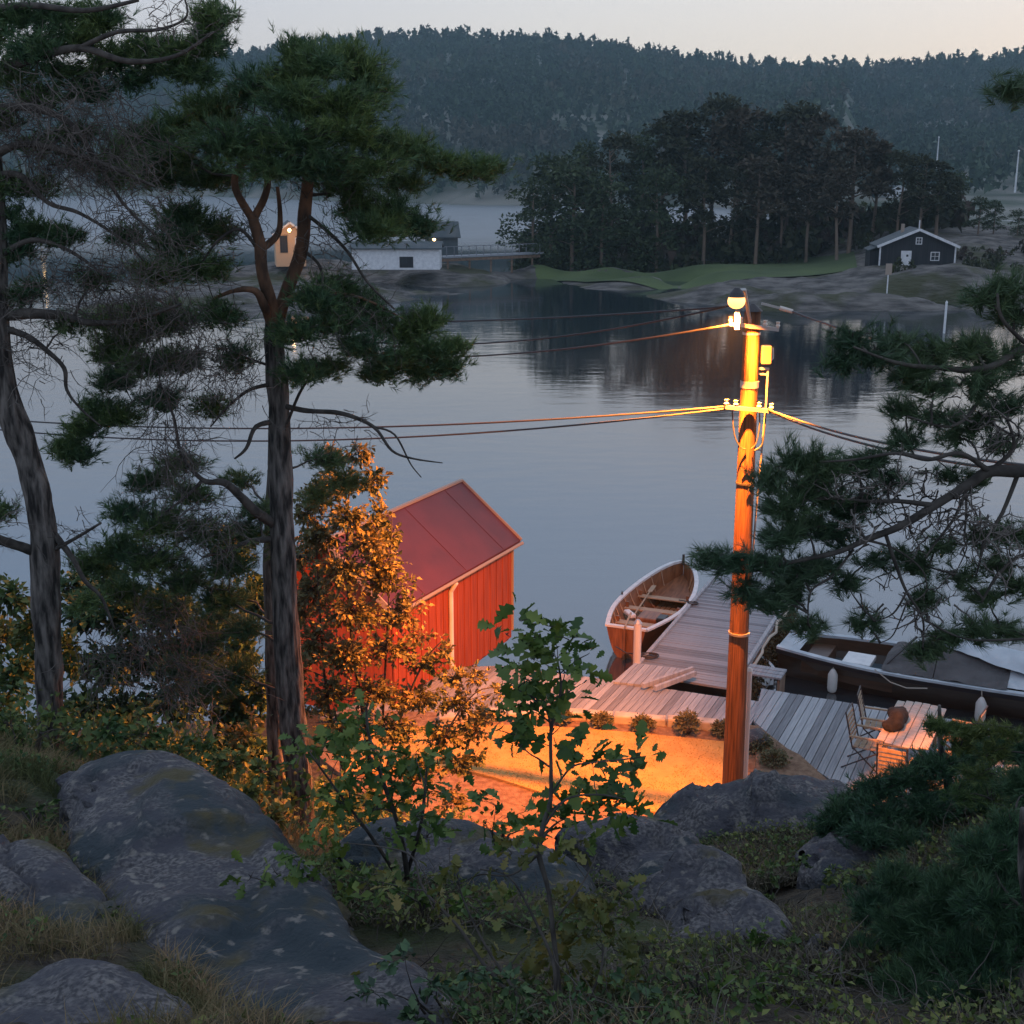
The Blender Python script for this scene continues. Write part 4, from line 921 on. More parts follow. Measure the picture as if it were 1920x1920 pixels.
boat_gunwale(GL, .07, .09).build('rubbing_strake', M['black_hull'], mbt); boat_gunwale(G, .15, .05).build('gunwale', M['tarp'], mbt)
def dk_z(s): return .60 + .12*(1-s)**2 + .22*s*s
def deckpart(name, s0, s1, zoff, m, inset=.1, crown=0.0, n=8):
    rows = []
    for i in range(n+1):
        s = s0 + (s1-s0)*i/n; k = s*30; i0 = min(int(k), 29); w_ = G[i0][-1].y*(1-(k-i0)) + G[i0+1][-1].y*(k-i0) - inset; w_ = max(w_, .02)
        rows.append([Vector((s*ML, w_*q, dk_z(s) + zoff + crown*(1-q*q))) for q in np.linspace(-1, 1, 7)])
    mb = MB(); grid(mb, rows); return mb.build(name, M[m], mbt, True)
deckpart('aft_deck', 0.0, .06, .01, 'tarp'); deckpart('cockpit_floor', .06, .30, -.45, 'blue_floor', .16); 
for sy in (-1, 1):
    mb = MB(); e = [[Vector((s*ML, sy*(G[int(s*30)][-1].y - .1), dk_z(s) + z)) for z in (-.45, .0)] for s in np.linspace(.06, .32, 8)]; grid(mb, e); mb.build('coaming', M['brown_hull'], mbt)
bevel(MB().box((.10*ML, 0, .40), (.5, 1.3, .3)).build('seat', M['brown_hull'], mbt), .03)
bevel(MB().box((.215*ML, -.25, .60), (.62, .72, .12)).build('engine_hatch', M['boat_white'], mbt), .02)
# brown tent with a ridge, pale tarpaulins
def tent(name, s0, s1, z0, z1, m, w0=.0, n=18, side=1.0):
    rows = []
    for i in range(n+1):
        f_ = i/n; s = s0 + (s1-s0)*f_; k = s*30; i0 = min(int(k), 29); w_ = (G[i0][-1].y*(1-(k-i0)) + G[i0+1][-1].y*(k-i0)) + w0; h = z0 + (z1-z0)*f_
        rows.append([Vector((s*ML, w_*q, dk_z(s) + .07 + h*(1-abs(q)**1.15) + .05*noise.noise(Vector((s*22, q*4, 1))) + .03*noise.noise(Vector((s*50, q*9, 4))))) for q in np.linspace(-1, 1, 13)])
    mb = MB(); grid(mb, rows)
    for r_ in (rows[0], rows[-1]): o = len(mb.v); mb.v += r_; mb.f.append(tuple(o+i for i in range(len(r_))))
    return mb.build(name, M[m], mbt)
tent('brown_cover', .29, .42, .12, .66, 'tent'); tent('brown_cover', .422, .60, .64, .30, 'tent'); tent('pale_tarpaulin', .60, .80, .36, .22, 'tarp', -.12)
rows = []
for i in range(25):
    f_ = i/24; s = .43 + .36*f_; k = s*30; i0 = min(int(k), 29); w_ = G[i0][-1].y
    rows.append([Vector((s*ML, w_*q, dk_z(s) + .115 + (.64 - .26*f_)*(1-abs(q)**1.15) + .04*noise.noise(Vector((s*30, q*5, 2))))) for q in np.linspace(-.30 - .55*f_, 1.0, 15)])
mb = MB(); grid(mb, rows); mb.build('pale_tarpaulin', M['tarp'], mbt, True)
deckpart('foredeck', .80, 1.0, .02, 'brown_hull', .08, .05)
MB().bar((.29*ML, -.8, .75), (.36*ML, -.2, 1.35), .05, .03).build('windscreen_frame', M['dark_metal'], mbt)
mb = MB(); mb.tube([(.845*ML, 0, .8), (.845*ML, 0, 1.2)], .3, 14); mb.ball((.845*ML, 0, 1.2), (.3, .3, .18)); mb.build('wrapped_bundle', M['rope'], mbt, True)
for k, (s, lab) in enumerate([(.165, 'white cylindrical fender hanging on the motorboat side nearer the jetty'), (.545, 'white cylindrical fender hanging on the motorboat side above the garden table')]):
    q = mbt.matrix_basis if False else None
    rz = R(-27); lx, ly = s*ML, -(G[int(s*30)][-1].y + .10); wx = p0.x + lx*math.cos(rz) - ly*math.sin(rz); wy = p0.y + lx*math.sin(rz) + ly*math.cos(rz)
    fe = empty('fender', (wx, wy, .12), 0, lab, 'fender', 'fenders on the motorboat side')
    MB().tube([(0,0,-.12),(0,0,-.08),(0,0,.0),(0,0,.3),(0,0,.4),(0,0,.44)], [.03,.09,.11,.11,.06,.03], 12).build('body', M['fender'], fe, True); MB().tube([(0,0,.44),(0,.06,.62)], .01, 5).build('cord', M['rope'], fe)
a = on(1640, 1255, .75); b_ = on(1700, 1290, .5); tag(MB().tube([(0,0,0), (b_-a)*.5 - Vector((0,0,.08)), b_-a, (b_ - a)*1.6 + Vector((0,0,.25))], .014, 5).build('rope', M['rope'], None, False, a), 'thin mooring rope slanting from the motorboat side to the deck', 'rope')
# small white dinghy by the jetty root
b0 = on(1432, 1272, .3); dg = empty('dinghy', (b0.x, b0.y, 0), R(110), 'small white dinghy bow tucked between the jetty and the motorboat', 'dinghy')
Gd = hull_sections(1.9, .9, n=13, m=6, g0=.38, depth=.42, g_bow=.18); mb = MB(); grid(mb, Gd); mb.build('hull', M['boat_white'], dg, True)
boat_gunwale(Gd, .07, .03).build('gunwale', M['tarp'], dg); MB().box((.7, 0, .3), (.3, .7, .03)).build('thwart', M['teak'], dg)
bevel(MB().box((.05, 0, .25), (.05, .55, .3)).build('transom', M['boat_white'], dg), .01)
lg = on(1430, 1282, .5); sp = empty('swim_step', (lg.x, lg.y, .45), -TH, 'low wooden step with two boards right of the pole at the jetty root', 'step')
for k in range(3): bevel(MB().box((0, k*.2, .25 - .0*k), (.8, .17, .045)).build('plank', M['deck'], sp), .005)
for sx in (-.35, .35): MB().box((sx, .2, -.1), (.06, .5, .6)).build('support', M['joist'], sp)
# ------------------------------------------------------------------ red boathouse
cw = at(957, 1008, 28.5); cl = Vector((-2.75, 22.9, 0)); dirw = Vector((cl.x - cw.x, cl.y - cw.y, 0)).normalized(); perp = Vector((-dirw.y, dirw.x, 0))
if perp.x > 0: perp = -perp
WLEN = 5.3; EZ = 2.9; HWD = 1.38; RZ_ = 4.02
sh = empty('red_boathouse', (cw.x, cw.y, DZ), math.atan2(-dirw.y, -dirw.x), 'red painted boathouse with a plain red gable roof, lit orange by the street lamp', 'boathouse')
# local frame: x back along the wall from the near end (0=near, WLEN=far corner), y = left = away from the wall
ang = math.atan2(-dirw.y, -dirw.x); sh.location = (cw.x + dirw.x*WLEN, cw.y + dirw.y*WLEN, DZ)
hh = EZ - DZ; rh_ = RZ_ - DZ
nb = int(WLEN / .155)
for i in range(nb):
    x = (i + .5) * WLEN / nb; MB().box((x, -.012*(i % 2), (hh - .3)/2 - .05), (WLEN/nb - .012, .03, hh + .25)).build('board', M['red_wall'], sh)
mb = MB(); pr = [(.02, -.4), (2*HWD - .02, -.4), (2*HWD - .02, hh - .06), (HWD, rh_ - .08), (.02, hh - .06)]; o = 0
for x in (.02, WLEN - .02):
    for y, z in pr: mb.v.append(Vector((x, y + .02, z)))
mb.f += [(4,3,2,1,0), (5,6,7,8,9), (0,1,6,5), (1,2,7,6), (2,3,8,7), (3,4,9,8), (4,0,5,9)]; mb.build('wall', M['red_wall'], sh)
sl = (rh_ - hh) / HWD; OV = .16
for s_ in (0, 1):
    y0 = -OV if s_ == 0 else 2*HWD + OV; z0 = hh - OV*sl; rf = MB(); a = Vector((-.2, y0, z0)); b_ = Vector((-.2, HWD, rh_)); d = Vector((WLEN + .4, 0, 0)); up = Vector((0, 0, .05))
    rf.v += [a, a+d, b_+d, b_, a+up, a+d+up, b_+d+up, b_+up]; rf.f += [(3,2,1,0),(4,5,6,7),(0,1,5,4),(1,2,6,5),(2,3,7,6),(3,0,4,7)]; rf.build('roof', M['red_roof'], sh)
    for xe in (-.22, WLEN + .22): MB().bar((xe, y0, z0 + .03), (xe, HWD, rh_ + .03), .035, .13).build('verge_board', M['trim'], sh)
for k in range(3):
    xk = -.05 + (k + .6) * (WLEN + .1) / 3; MB().bar((xk, -OV, hh - OV*sl + .057), (xk, HWD, rh_ + .057), .014, .006).build('roof_seam', M['red_roof'], sh)
MB().bar((-.22, HWD, rh_ + .07), (WLEN + .22, HWD, rh_ + .07), .09, .05).build('ridge_cap', M['trim'], sh)
MB().tube([(-.22, -OV - .045, hh - OV*sl + .01), (WLEN + .22, -OV - .045, hh - OV*sl - .02)], .038, 8).build('gutter', M['trim'], sh)
xdp = WLEN - 3.02
MB().tube([(xdp, -OV - .04, hh - .18), (xdp, -.07, hh - .40), (xdp, -.07, -.1)], .052, 8).build('downpipe', M['white'], sh)
MB().box((WLEN + .02, -.02, hh/2 - .1), (.05, .1, hh + .1)).build('corner_board', M['trim'], sh)
# ------------------------------------------------------------------ garden furniture
tb = empty('garden_table', (7.15, 21.15, DZ), R(90) - R(27), 'long pale wooden garden table with rounded end on the deck', 'table')
for k in range(6):
    y = (k - 2.5) * .148; L_ = 2.1 - (.18 if k in (0, 5) else (.05 if k in (1, 4) else 0)); bevel(MB().box((0, y, .735), (L_, .14, .03)).build('board', M['table_wood'], tb), .02)
MB().box((0, 0, .68), (1.7, .66, .07)).build('frame', M['teak'], tb)
for sx in (-.82, .82):
    for sy in (-.3, .3): MB().box((sx, sy, .34), (.07, .07, .68)).build('leg', M['teak'], tb)
def chair():
    e = empty('garden_chair')
    for k in range(5): MB().box((0, -.2 + k*.1, .43), (.46, .085, .02)).build('seat_slat', M['teak'], e)
    for k in range(6): z = .52 + k*.085; MB().box((0, .27 + (z - .43)*.22, z), (.44, .018, .062)).build('back_slat', M['teak'], e)
    for sx in (-.245, .245):
        MB().tube([(sx, .42, 0), (sx, -.24, .42)], .014, 6).build('leg', M['dark_metal'], e); MB().tube([(sx, -.24, 0), (sx, .25, .43), (sx, .40, 1.05)], .014, 6).build('leg', M['dark_metal'], e)
        MB().box((sx*1.06, .06, .64), (.05, .5, .025)).build('armrest', M['teak'], e)
    MB().tube([(-.245, .40, 1.05), (.245, .40, 1.05)], .014, 6).build('back_rail', M['dark_metal'], e)
    return e
c0_ = chair(); rzT = tb.rotation_euler.z
CH = [(-1.42, .02, 90, 'slatted garden chair at the near end of the table, its back towards the rock'), (-.55, .62, 0, 'slatted garden chair on the left long side of the table, nearer end'), (.35, .64, 6, 'slatted garden chair on the left long side of the table, water end'), (-.45, -.74, 180, 'slatted garden chair on the right long side of the table, nearer end'), (.45, -.74, 174, 'slatted garden chair on the right long side of the table, water end')]
for i, (lx, ly, rr_, lab) in enumerate(CH):
    e = c0_ if i == 0 else copy_tree(c0_)
    e.location = (tb.location.x + lx*math.cos(rzT) - ly*math.sin(rzT), tb.location.y + lx*math.sin(rzT) + ly*math.cos(rzT), DZ + .012); e.rotation_euler.z = rzT + R(rr_)
    tag(e, lab, 'chair', 'folding garden chairs round the table')
c0_.rotation_euler.z = rzT + R(90)
V, Fc = rock_mesh([(Vector((-.42, 0, .0)), .03, .03), (Vector((-.32, .02, .06)), .17, .10), (Vector((0, 0, .10)), .16, .14), (Vector((.32, .05, .09)), .14, .12), (Vector((.42, .03, .05)), .02, .02)], 20, .35, 5, 8, 6)
fl_ = tag(link('blanket', np_mesh('blanket', V, Fc, M['fur'], True), None, (tb.location.x - .28, tb.location.y - .02, DZ + .76), rzT), 'dark mottled blanket bundled on the left edge of the garden table', 'blanket')
# ------------------------------------------------------------------ foreground rock outcrops
outcrop('granite_outcrop', [(118,1490,8.1,.06,.05),(165,1440,7.9,.36,.24),(225,1424,7.4,.46,.34),(300,1492,6.6,.66,.46),(365,1600,5.9,.56,.42),(445,1690,5.3,.62,.46),(520,1785,4.7,.50,.36),(605,1855,4.2,.52,.38),(690,1950,3.75,.44,.3),(780,2050,3.4,.3,.3)], 'long smooth whaleback rock sloping from the left pine down to the bottom centre', .11, .8, 1, 72, 16)
outcrop('granite_outcrop', [(-80,1600,6.2,.1,.1),(-10,1590,6.0,.3,.25),(60,1625,5.7,.3,.25),(130,1700,5.3,.24,.2),(180,1760,5.0,.05,.05)], 'small dark rock at the left edge beside the dry grass', .15, 1.6, 2)
outcrop('granite_outcrop', [(-60,1870,4.0,.2,.2),(40,1850,4.0,.4,.22),(150,1865,3.9,.38,.2),(270,1885,3.85,.26,.15),(330,1905,3.8,.04,.04)], 'flat blue grey rock in the bottom left corner', .12, 1.4, 4)
outcrop('granite_outcrop', [(640,1610,7.4,.05,.05),(700,1570,7.5,.4,.25),(800,1572,7.4,.62,.38),(920,1600,7.0,.6,.36),(1030,1640,6.6,.42,.28),(1090,1670,6.4,.05,.05)], 'pale weathered rock shelf behind the thin oak stems', .13, 1.2, 5)
outcrop('granite_outcrop', [(1040,1560,8.2,.05,.05),(1110,1535,8.1,.35,.4),(1190,1550,7.8,.45,.5),(1280,1590,7.3,.4,.45),(1340,1640,6.9,.05,.05)], 'dark sloping rock just right of the oak sapling', .13, 1.2, 6)
outcrop('granite_outcrop', [(1205,1560,8.6,.06,.06),(1260,1515,8.7,.4,.4),(1340,1478,8.8,.55,.6),(1430,1462,8.8,.65,.7),(1520,1464,8.6,.7,.7),(1600,1500,8.2,.5,.5),(1680,1540,7.8,.06,.06)], 'largest rounded rock on the crest below the utility pole', .10, .9, 7, 72, 16)
outcrop('granite_outcrop', [(1160,1690,6.5,.05,.05),(1225,1632,6.5,.40,.4),(1295,1620,6.4,.50,.5),(1370,1650,6.1,.40,.4),(1430,1700,5.8,.04,.04)], 'rounded rock mound in the middle below the crest rock', .12, 1.6, 8)
outcrop('granite_outcrop', [(1200,1790,5.5,.04,.04),(1270,1725,5.6,.32,.35),(1350,1700,5.6,.40,.4),(1420,1720,5.4,.28,.3),(1470,1770,5.2,.03,.03)], 'smaller grey rock mound in front of the rounded mound', .14, 1.8, 9)
outcrop('granite_outcrop', [(1450,1790,5.1,.03,.03),(1500,1752,5.1,.2,.25),(1560,1765,5.0,.24,.25),(1630,1810,4.9,.03,.03)], 'small pale slab beside the leafy sprig at lower right', .14, 2, 10)
outcrop('granite_outcrop', [(1500,1600,7.2,.04,.04),(1550,1572,7.2,.3,.25),(1610,1578,7.0,.32,.25),(1670,1600,6.9,.04,.04)], 'pale flat stone at the upper edge of the heather patch', .14, 2, 11)

# ------------------------------------------------------------------ vegetation
def twig_net(P0, D0, n, ln, r0=.005, S=6, curl=.35, droop=-.05):
    """n curved twigs from points P0 along D0 (numpy)"""
    p = P0.copy(); d = unit(D0); pts = [p]; L_ = ln * rng.uniform(.5, 1.2, (len(p), 1)) / S
    for s in range(S):
        d = unit(d + rng.normal(size=p.shape) * curl + np.array([0, 0, droop])); p = p + d * L_; pts.append(p)
    Q = np.stack(pts, 1); m = len(P0); a = unit(np.cross(d, np.array([.3, .2, 1]))); b_ = np.cross(d, a)
    V = []
    for k in range(3):
        q = 2*np.pi*k/3; off = (a*np.cos(q) + b_*np.sin(q))[:, None, :]; V.append(Q + off * (r0 * np.linspace(1, .35, S+1))[None, :, None])
    V = np.stack(V, 2).reshape(-1, 3); i = np.arange(m)[:, None, None]*(S+1)*3; s = np.arange(S)[None, :, None]*3; k = np.arange(3)[None, None, :]; k2 = (k+1) % 3
    Fc = np.stack([i+s+k, i+s+k2, i+s+3+k2, i+s+3+k], -1).reshape(-1, 4)
    Fc = np.concatenate([Fc[:, :3], Fc[:, [0, 2, 3]]]); return V, Fc, Q
def nearest(paths, c, below=True):
    best = None; bd = 1e9
    for P, r in paths:
        for q, rr in zip(P, r):
            d = (q - c).length + (1.2 * max(0, q.z - c.z + .05) if below else 0)
            if d < bd: bd = d; best = (q, rr)
    return best
def pine(root, trunks, clumps, D, tl=.085, tw=.007, nn=14, dens=1.0, mtr='pine', limb_r=.02, bare=(), per=13, shoot=.06, mbark='bark', side=.45, upb=.35):
    """clumps: (px,py,rx,ry[,dD[,density]])"""
    loc = root.location; paths = [(P, r) for P, r in trunks]
    lm = MB(); parts = []; tw_p0 = []; tw_d = []
    for c in clumps:
        px, py, rx, ry = c[:4]; dD = c[4] if len(c) > 4 else random.uniform(-.5, .5); dn = (c[5] if len(c) > 5 else 1) * dens
        cc = at(px, py, D + dD); s = (D + dD) / F * 1.03; RX, RZ2 = rx*s, ry*s; RY = (RX + RZ2) * .55
        q = nearest(paths, cc)
        if q:
            st = q[0]; lr = min(max(q[1]*.5, .006), limb_r * (.6 + RX)); P = bez(st, cc, random.uniform(-.05, .12), 6, .07); rr = taper(lr, lr*.35, 6); lm.tube(P, rr, 6, False); paths.append((P[2:], rr[2:]))
        k = max(4, int(dn * (RX * RZ2 * 60 + 5)))
        for j in range(k):
            v = Vector(rdir(1)[0]); v = Vector((v.x*RX, v.y*RY, v.z*RZ2 * (1 if v.z > 0 else .6))) * random.uniform(.45, 1.0)
            e = cc + v; b0 = cc + v * random.uniform(-.1, .25) - Vector((0, 0, RZ2 * .15)); P = bez(b0, e, .08, 5, .10); lm.tube(P, taper(.006, .0025, 5), 3, False)
            kk = per; f_ = rng.uniform(.15, 1.0, kk); A = np.array(b0); B = np.array(e); base = A + (B - A) * f_[:, None] + rng.normal(size=(kk, 3)) * np.array([1, 1, .6]) * side * .16 * (tl / .085)
            ax = unit(np.repeat([(B - A)], kk, 0)) + rdir(kk) * .65 + np.array([0, 0, upb]); parts.append(needles(base, ax, nn, tl, tw, shoot))
    V, Fc = merge(parts)
    tag(link('needles', np_mesh('needles', V - np.array(loc), Fc, M[mtr]), root), kind='stuff')
    lm.v = [v - loc for v in lm.v]; tag(lm.build('branches', M['twig'], root, True), kind='stuff')
    for b in bare:   # (px,py,rx,ry,D,n,length,dir)
        px, py, rx, ry, Db, n, ln, dr_ = b; n = int(n * (.34 if D > 8 else 1)); cc = np.array(at(px, py, Db)); s = Db/F
        P0 = cc + rng.normal(size=(n, 3)) * np.array([rx*s, .35, ry*s]) * .5; D0 = np.array([dr_[0], 0, dr_[1]]) + rng.normal(size=(n, 3)) * .6
        V, Fc, Q = twig_net(P0, D0, n, ln); V2, F2, _ = twig_net(Q[:, 2], D0 + rng.normal(size=(n, 3)), n, ln*.5, .003, 4); V3, F3, _ = twig_net(Q[:, 4], D0 + rng.normal(size=(n, 3)), n, ln*.4, .003, 4)
        V, Fc = merge([(V, Fc), (V2, F2), (V3, F3)]); tag(link('dead_twigs', np_mesh('dead_twigs', V - np.array(loc), Fc, M['dead_twig']), root), kind='stuff')
def limb(root, pts, n=8, rough=.08, m='twig', name='limb'):
    mb = MB(); o = tpath(mb, root.location, pts, n, rough); mb.build(name, M[m], root, True); return o
def tpath(mb, loc, pts, n=14, rough=.08, sub=5):
    """pts (px,py,D,diameter px)"""
    P = [at(x, y, D) for x, y, D, w_ in pts]; r = [w_*.5*D/F*(.88 if w_ > 26 else 1.0) for x, y, D, w_ in pts]
    s0 = len(mb.v); out = bark_tube(mb, P, r, n, rough)
    for i in range(s0, len(mb.v)): mb.v[i] = mb.v[i] - loc
    return out
rng = np.random.default_rng(31); random.seed(31)
# main pine
b0 = at(578, 1580, 12); mp_ = empty('pine_tree', b0, 0, 'tall pine in the left half with dark trunk forking under a full green crown', 'tree')
tm = MB(); T1 = tpath(tm, b0, [(582,1610,12,40),(572,1540,12,46),(560,1450,12,58),(546,1330,12,64),(538,1200,12,60),(532,1050,12,55),(526,900,12,52),(522,760,12,48),(516,660,12,42),(513,600,12,38)], 20, .10)
tm.build('trunk', M['bark'], mp_, True)
tm = MB()
T2 = limb(mp_, [(516,625,12,34),(508,570,11.9,24),(492,510,11.8,22),(486,450,11.8,22),(470,400,11.8,19)], 12, .06, 'red_bark', 'fork')
T3 = limb(mp_, [(470,405,11.8,16),(446,365,11.7,14),(440,335,11.7,13),(452,310,11.7,12),(475,292,11.8,11),(470,250,11.9,8)], 10, .06, 'red_bark', 'fork')
T4 = limb(mp_, [(478,405,11.8,15),(494,375,11.8,14),(502,345,11.8,13),(496,318,11.8,12),(478,296,11.8,11)], 10, .06, 'red_bark', 'fork')
T5 = limb(mp_, [(516,625,12,32),(532,560,12.1,28),(556,500,12.1,26),(568,450,12.1,25),(571,400,12.1,24),(577,340,12.1,22),(582,270,12.1,18),(572,180,12,12),(556,80,12,4)], 14, .06, 'red_bark', 'fork')
T6 = limb(mp_, [(510,610,12,20),(496,575,11.8,17),(478,545,11.7,13),(440,545,11.7,8),(400,560,11.8,5)], 10, .06, 'red_bark', 'fork')
T7 = limb(mp_, [(486,470,11.8,14),(520,440,12,12),(525,400,12,9),(520,350,12,6)], 8, .06, 'red_bark', 'fork')
T9 = limb(mp_, [(520,600,12,18),(545,560,12,13),(600,548,12,10),(680,560,12.1,6),(760,600,12.2,3)], 8, .06, 'red_bark', 'fork')
tm = MB()
br = [limb(mp_, p, 7) for p in [
 [(572,400,12.1,8),(610,430,12,7),(650,470,11.9,6),(690,530,11.8,5),(740,580,11.8,4)],
 [(528,760,12,12),(575,770,11.8,10),(640,775,11.6,9),(700,800,11.5,7),(735,845,11.5,5),(775,860,11.5,4),(830,868,11.5,2)],
 [(700,800,11.5,5),(740,815,11.5,4),(770,870,11.5,3),(790,895,11.5,2)],
 [(524,790,12,12),(480,800,11.8,9),(462,840,11.7,7),(440,860,11.7,4)],
 [(520,985,12,24),(480,960,11.8,20),(450,930,11.7,17),(420,905,11.6,14),(380,900,11.5,10),(340,850,11.5,7),(325,780,11.5,6),(300,720,11.5,3)],
 [(380,900,11.5,8),(350,930,11.5,6),(310,960,11.6,4)],
 [(524,1010,12,14),(470,1015,11.9,11),(430,1030,11.8,8),(380,1045,11.8,5)],
 [(526,830,12,7),(560,740,11.8,6),(595,690,11.7,4)],
 [(516,720,12,9),(470,730,11.8,7),(430,760,11.7,5),(395,800,11.7,3)],
 [(486,470,11.8,8),(450,430,11.7,6),(410,450,11.6,5),(380,490,11.6,3)],
 [(570,470,12.1,7),(600,500,12,6),(610,560,11.9,5),(640,620,11.9,3)]]]
CL = [(420,1120,60,40,.4),(460,1180,50,40,.3),(380,1200,60,40,.4),(450,1260,50,50,.3),(390,1290,60,40,.3),(300,1140,60,40,.5),(230,1110,60,34,.5),(340,1260,60,40,.4),(170,1060,50,30,.3),(480,960,30,24,.4),(360,930,50,26,.4),(555,95,30,40,0),(558,140,60,40,0),(640,110,60,40,.3),(600,120,60,40,-.2),(675,130,60,50,.2),(480,160,90,50,.1),(560,185,110,50,-.5),(640,190,110,50,-.4),(700,165,40,40,.3),(400,205,90,50,.3),(330,235,80,40,.5),
 (270,260,70,40,.2),(230,290,50,40,0),(330,290,100,50,-.3),(430,265,110,60,-.6),(540,255,120,60,-.7),(650,240,100,50,-.5),(720,265,70,35,0),(770,280,70,30,.2),(820,305,70,28,.3),(880,318,55,20,.4),(915,312,30,14,.5),
 (600,305,100,45,-.6),(690,310,80,40,-.4),(400,330,90,40,.2),(520,310,90,35,-.8),(300,330,70,30,.3),(650,350,70,30,.3),(760,340,60,25,.5),
 (340,405,70,40,.3),(330,455,80,50,0),(370,500,80,45,-.2),(300,510,60,40,.3),(410,430,40,30,.4),(740,400,70,45,.2),(700,430,80,40,-.2),(780,425,50,35,.3),(670,385,60,35,.3),
 (590,560,60,40,-.4),(620,530,60,35,.2),(560,620,60,40,-.5),(640,600,70,40,-.2),(700,590,60,40,.2),(760,625,70,40,.3),(800,660,60,30,.2),(840,690,40,22,.3),(740,670,60,30,.1),(610,690,60,25,0),(680,650,60,30,-.2),(660,560,60,30,.3),(800,600,40,24,.3),(720,700,50,20,.2),(790,700,40,18,.3),(850,650,24,14,.3),(270,590,50,30,.2),(190,600,40,26,.2),(300,750,50,24,.1),(230,780,50,24,.1),(120,840,24,14,0),(400,760,50,24,.1,.8),(560,700,50,30,-.4),
 (420,590,60,35,-.2),(330,600,60,40,.2),(250,620,70,45,.3),(205,660,60,40,.2),(220,710,60,35,.2),(180,770,50,25,.1),(145,850,45,20,.1),(280,680,70,40,-.2),(350,680,70,40,0,.7),(440,670,60,40,.2,.7),(160,805,40,16,.1),
 (285,900,60,28,.1),(330,870,50,22,.2),(240,960,60,32,.2),(300,980,80,45,-.2),(220,1030,60,40,.2),(290,1050,90,50,0),(380,1000,80,40,-.3),(430,1060,60,40,.1),(350,1090,80,40,.2),(460,1000,40,30,.3)]
BARE = [(330,640,110,90,11.4,420,.55,(-.2,-.6)),(320,820,60,90,11.4,300,.6,(-.1,-.8)),(420,690,90,60,11.5,260,.45,(-.4,-.4)),(400,980,80,60,11.5,320,.5,(-.4,-.5)),(640,600,90,50,11.8,200,.4,(.6,-.2)),
        (620,800,70,30,11.6,90,.3,(.6,-.3)),(470,440,60,50,11.9,110,.35,(-.5,.2)),(600,450,60,60,12,110,.4,(.5,-.3)),(300,1180,110,80,12,420,.6,(.3,-.5)),(560,330,120,60,12.1,160,.3,(0,-.3)),(330,1280,90,60,11.2,240,.45,(.6,-.5))]
pine(mp_, [T1, T2, T3, T4, T5, T6, T7, T9] + br, CL, 12, bare=BARE, dens=2.6)
# stem standing close behind
b2 = at(520, 1430, 13.2); s2 = empty('pine_tree', b2, 0, 'slim dark pine stem standing right behind the trunk of the tall forked pine', 'tree'); tm = MB()
P2 = tpath(tm, b2, [(520,1560,13.2,40),(516,1400,13.2,38),(510,1200,13.2,34),(506,1060,13.2,30),(508,950,13.2,24),(512,850,13.2,16)], 12, .1); tm.build('trunk', M['bark'], s2, True)
pine(s2, [P2], [(600,860,60,40,.5),(640,900,60,40,.6),(590,930,40,30,.6),(450,1120,60,40,.5),(400,1160,70,40,.3),(455,900,50,30,.6)], 13.2, dens=1.3)
# left pine
b3 = at(95, 1410, 11); lp_ = empty('pine_tree', b3, 0, 'curving grey trunked pine at the left edge with thin bare twigs', 'tree'); tm = MB()
L1 = tpath(tm, b3, [(98,1450,11,66),(96,1380,11,62),(92,1280,11,60),(88,1150,11,62),(84,1040,11,60),(72,930,11,56),(46,840,11,56),(18,760,11,58),(2,690,11,52),(-6,600,11,48),(-4,520,11,42),(-6,400,11,36),(-16,260,11,30),(-30,80,11,24),(-30,-150,11,14),(-24,-330,11,5)], 20, .12)
tm.build('trunk', M['bark'], lp_, True); tm = MB()
lb = [limb(lp_, p, 8) for p in [
 [(70,1035,11,22),(30,1022,10.9,20),(0,1012,10.8,20),(-60,985,10.6,16),(-140,960,10.5,10)],
 [(100,1000,11,14),(135,1045,10.9,11),(160,1090,10.9,9),(190,1120,10.9,7),(215,1180,10.9,4)],
 [(10,590,11,22),(60,588,10.9,20),(115,592,10.9,17),(170,605,10.8,12),(250,600,10.8,8),(340,570,10.7,5)],
 [(5,615,11,14),(50,630,10.9,12),(85,655,10.9,10),(120,690,10.9,9),(125,730,10.9,7),(150,765,10.9,5),(190,800,10.9,3)],
 [(-8,330,11,16),(40,330,10.9,12),(90,380,10.8,9),(150,400,10.8,7),(230,450,10.7,5),(270,490,10.7,3)],
 [(-10,290,11,18),(40,270,10.8,13),(110,280,10.7,10),(200,310,10.6,8),(290,350,10.6,5)],
 [(-18,210,11,20),(50,200,10.8,15),(130,230,10.7,12),(180,300,10.7,9),(230,380,10.7,6),(290,440,10.7,3)],
 [(-22,140,11,20),(60,110,10.8,16),(150,90,10.7,13),(240,115,10.6,10),(330,105,10.6,7),(400,60,10.5,4)],
 [(150,90,10.7,10),(220,60,10.6,8),(300,55,10.6,6),(350,30,10.5,4),(340,-20,10.5,3)],
 [(-28,20,11,16),(60,10,10.8,12),(160,20,10.7,9),(260,0,10.7,6)],
 [(84,1040,11,10),(140,1010,10.9,7),(190,980,10.9,4)],
 [(0,480,11,14),(60,450,10.9,10),(130,470,10.9,7),(200,520,10.8,4)]]]
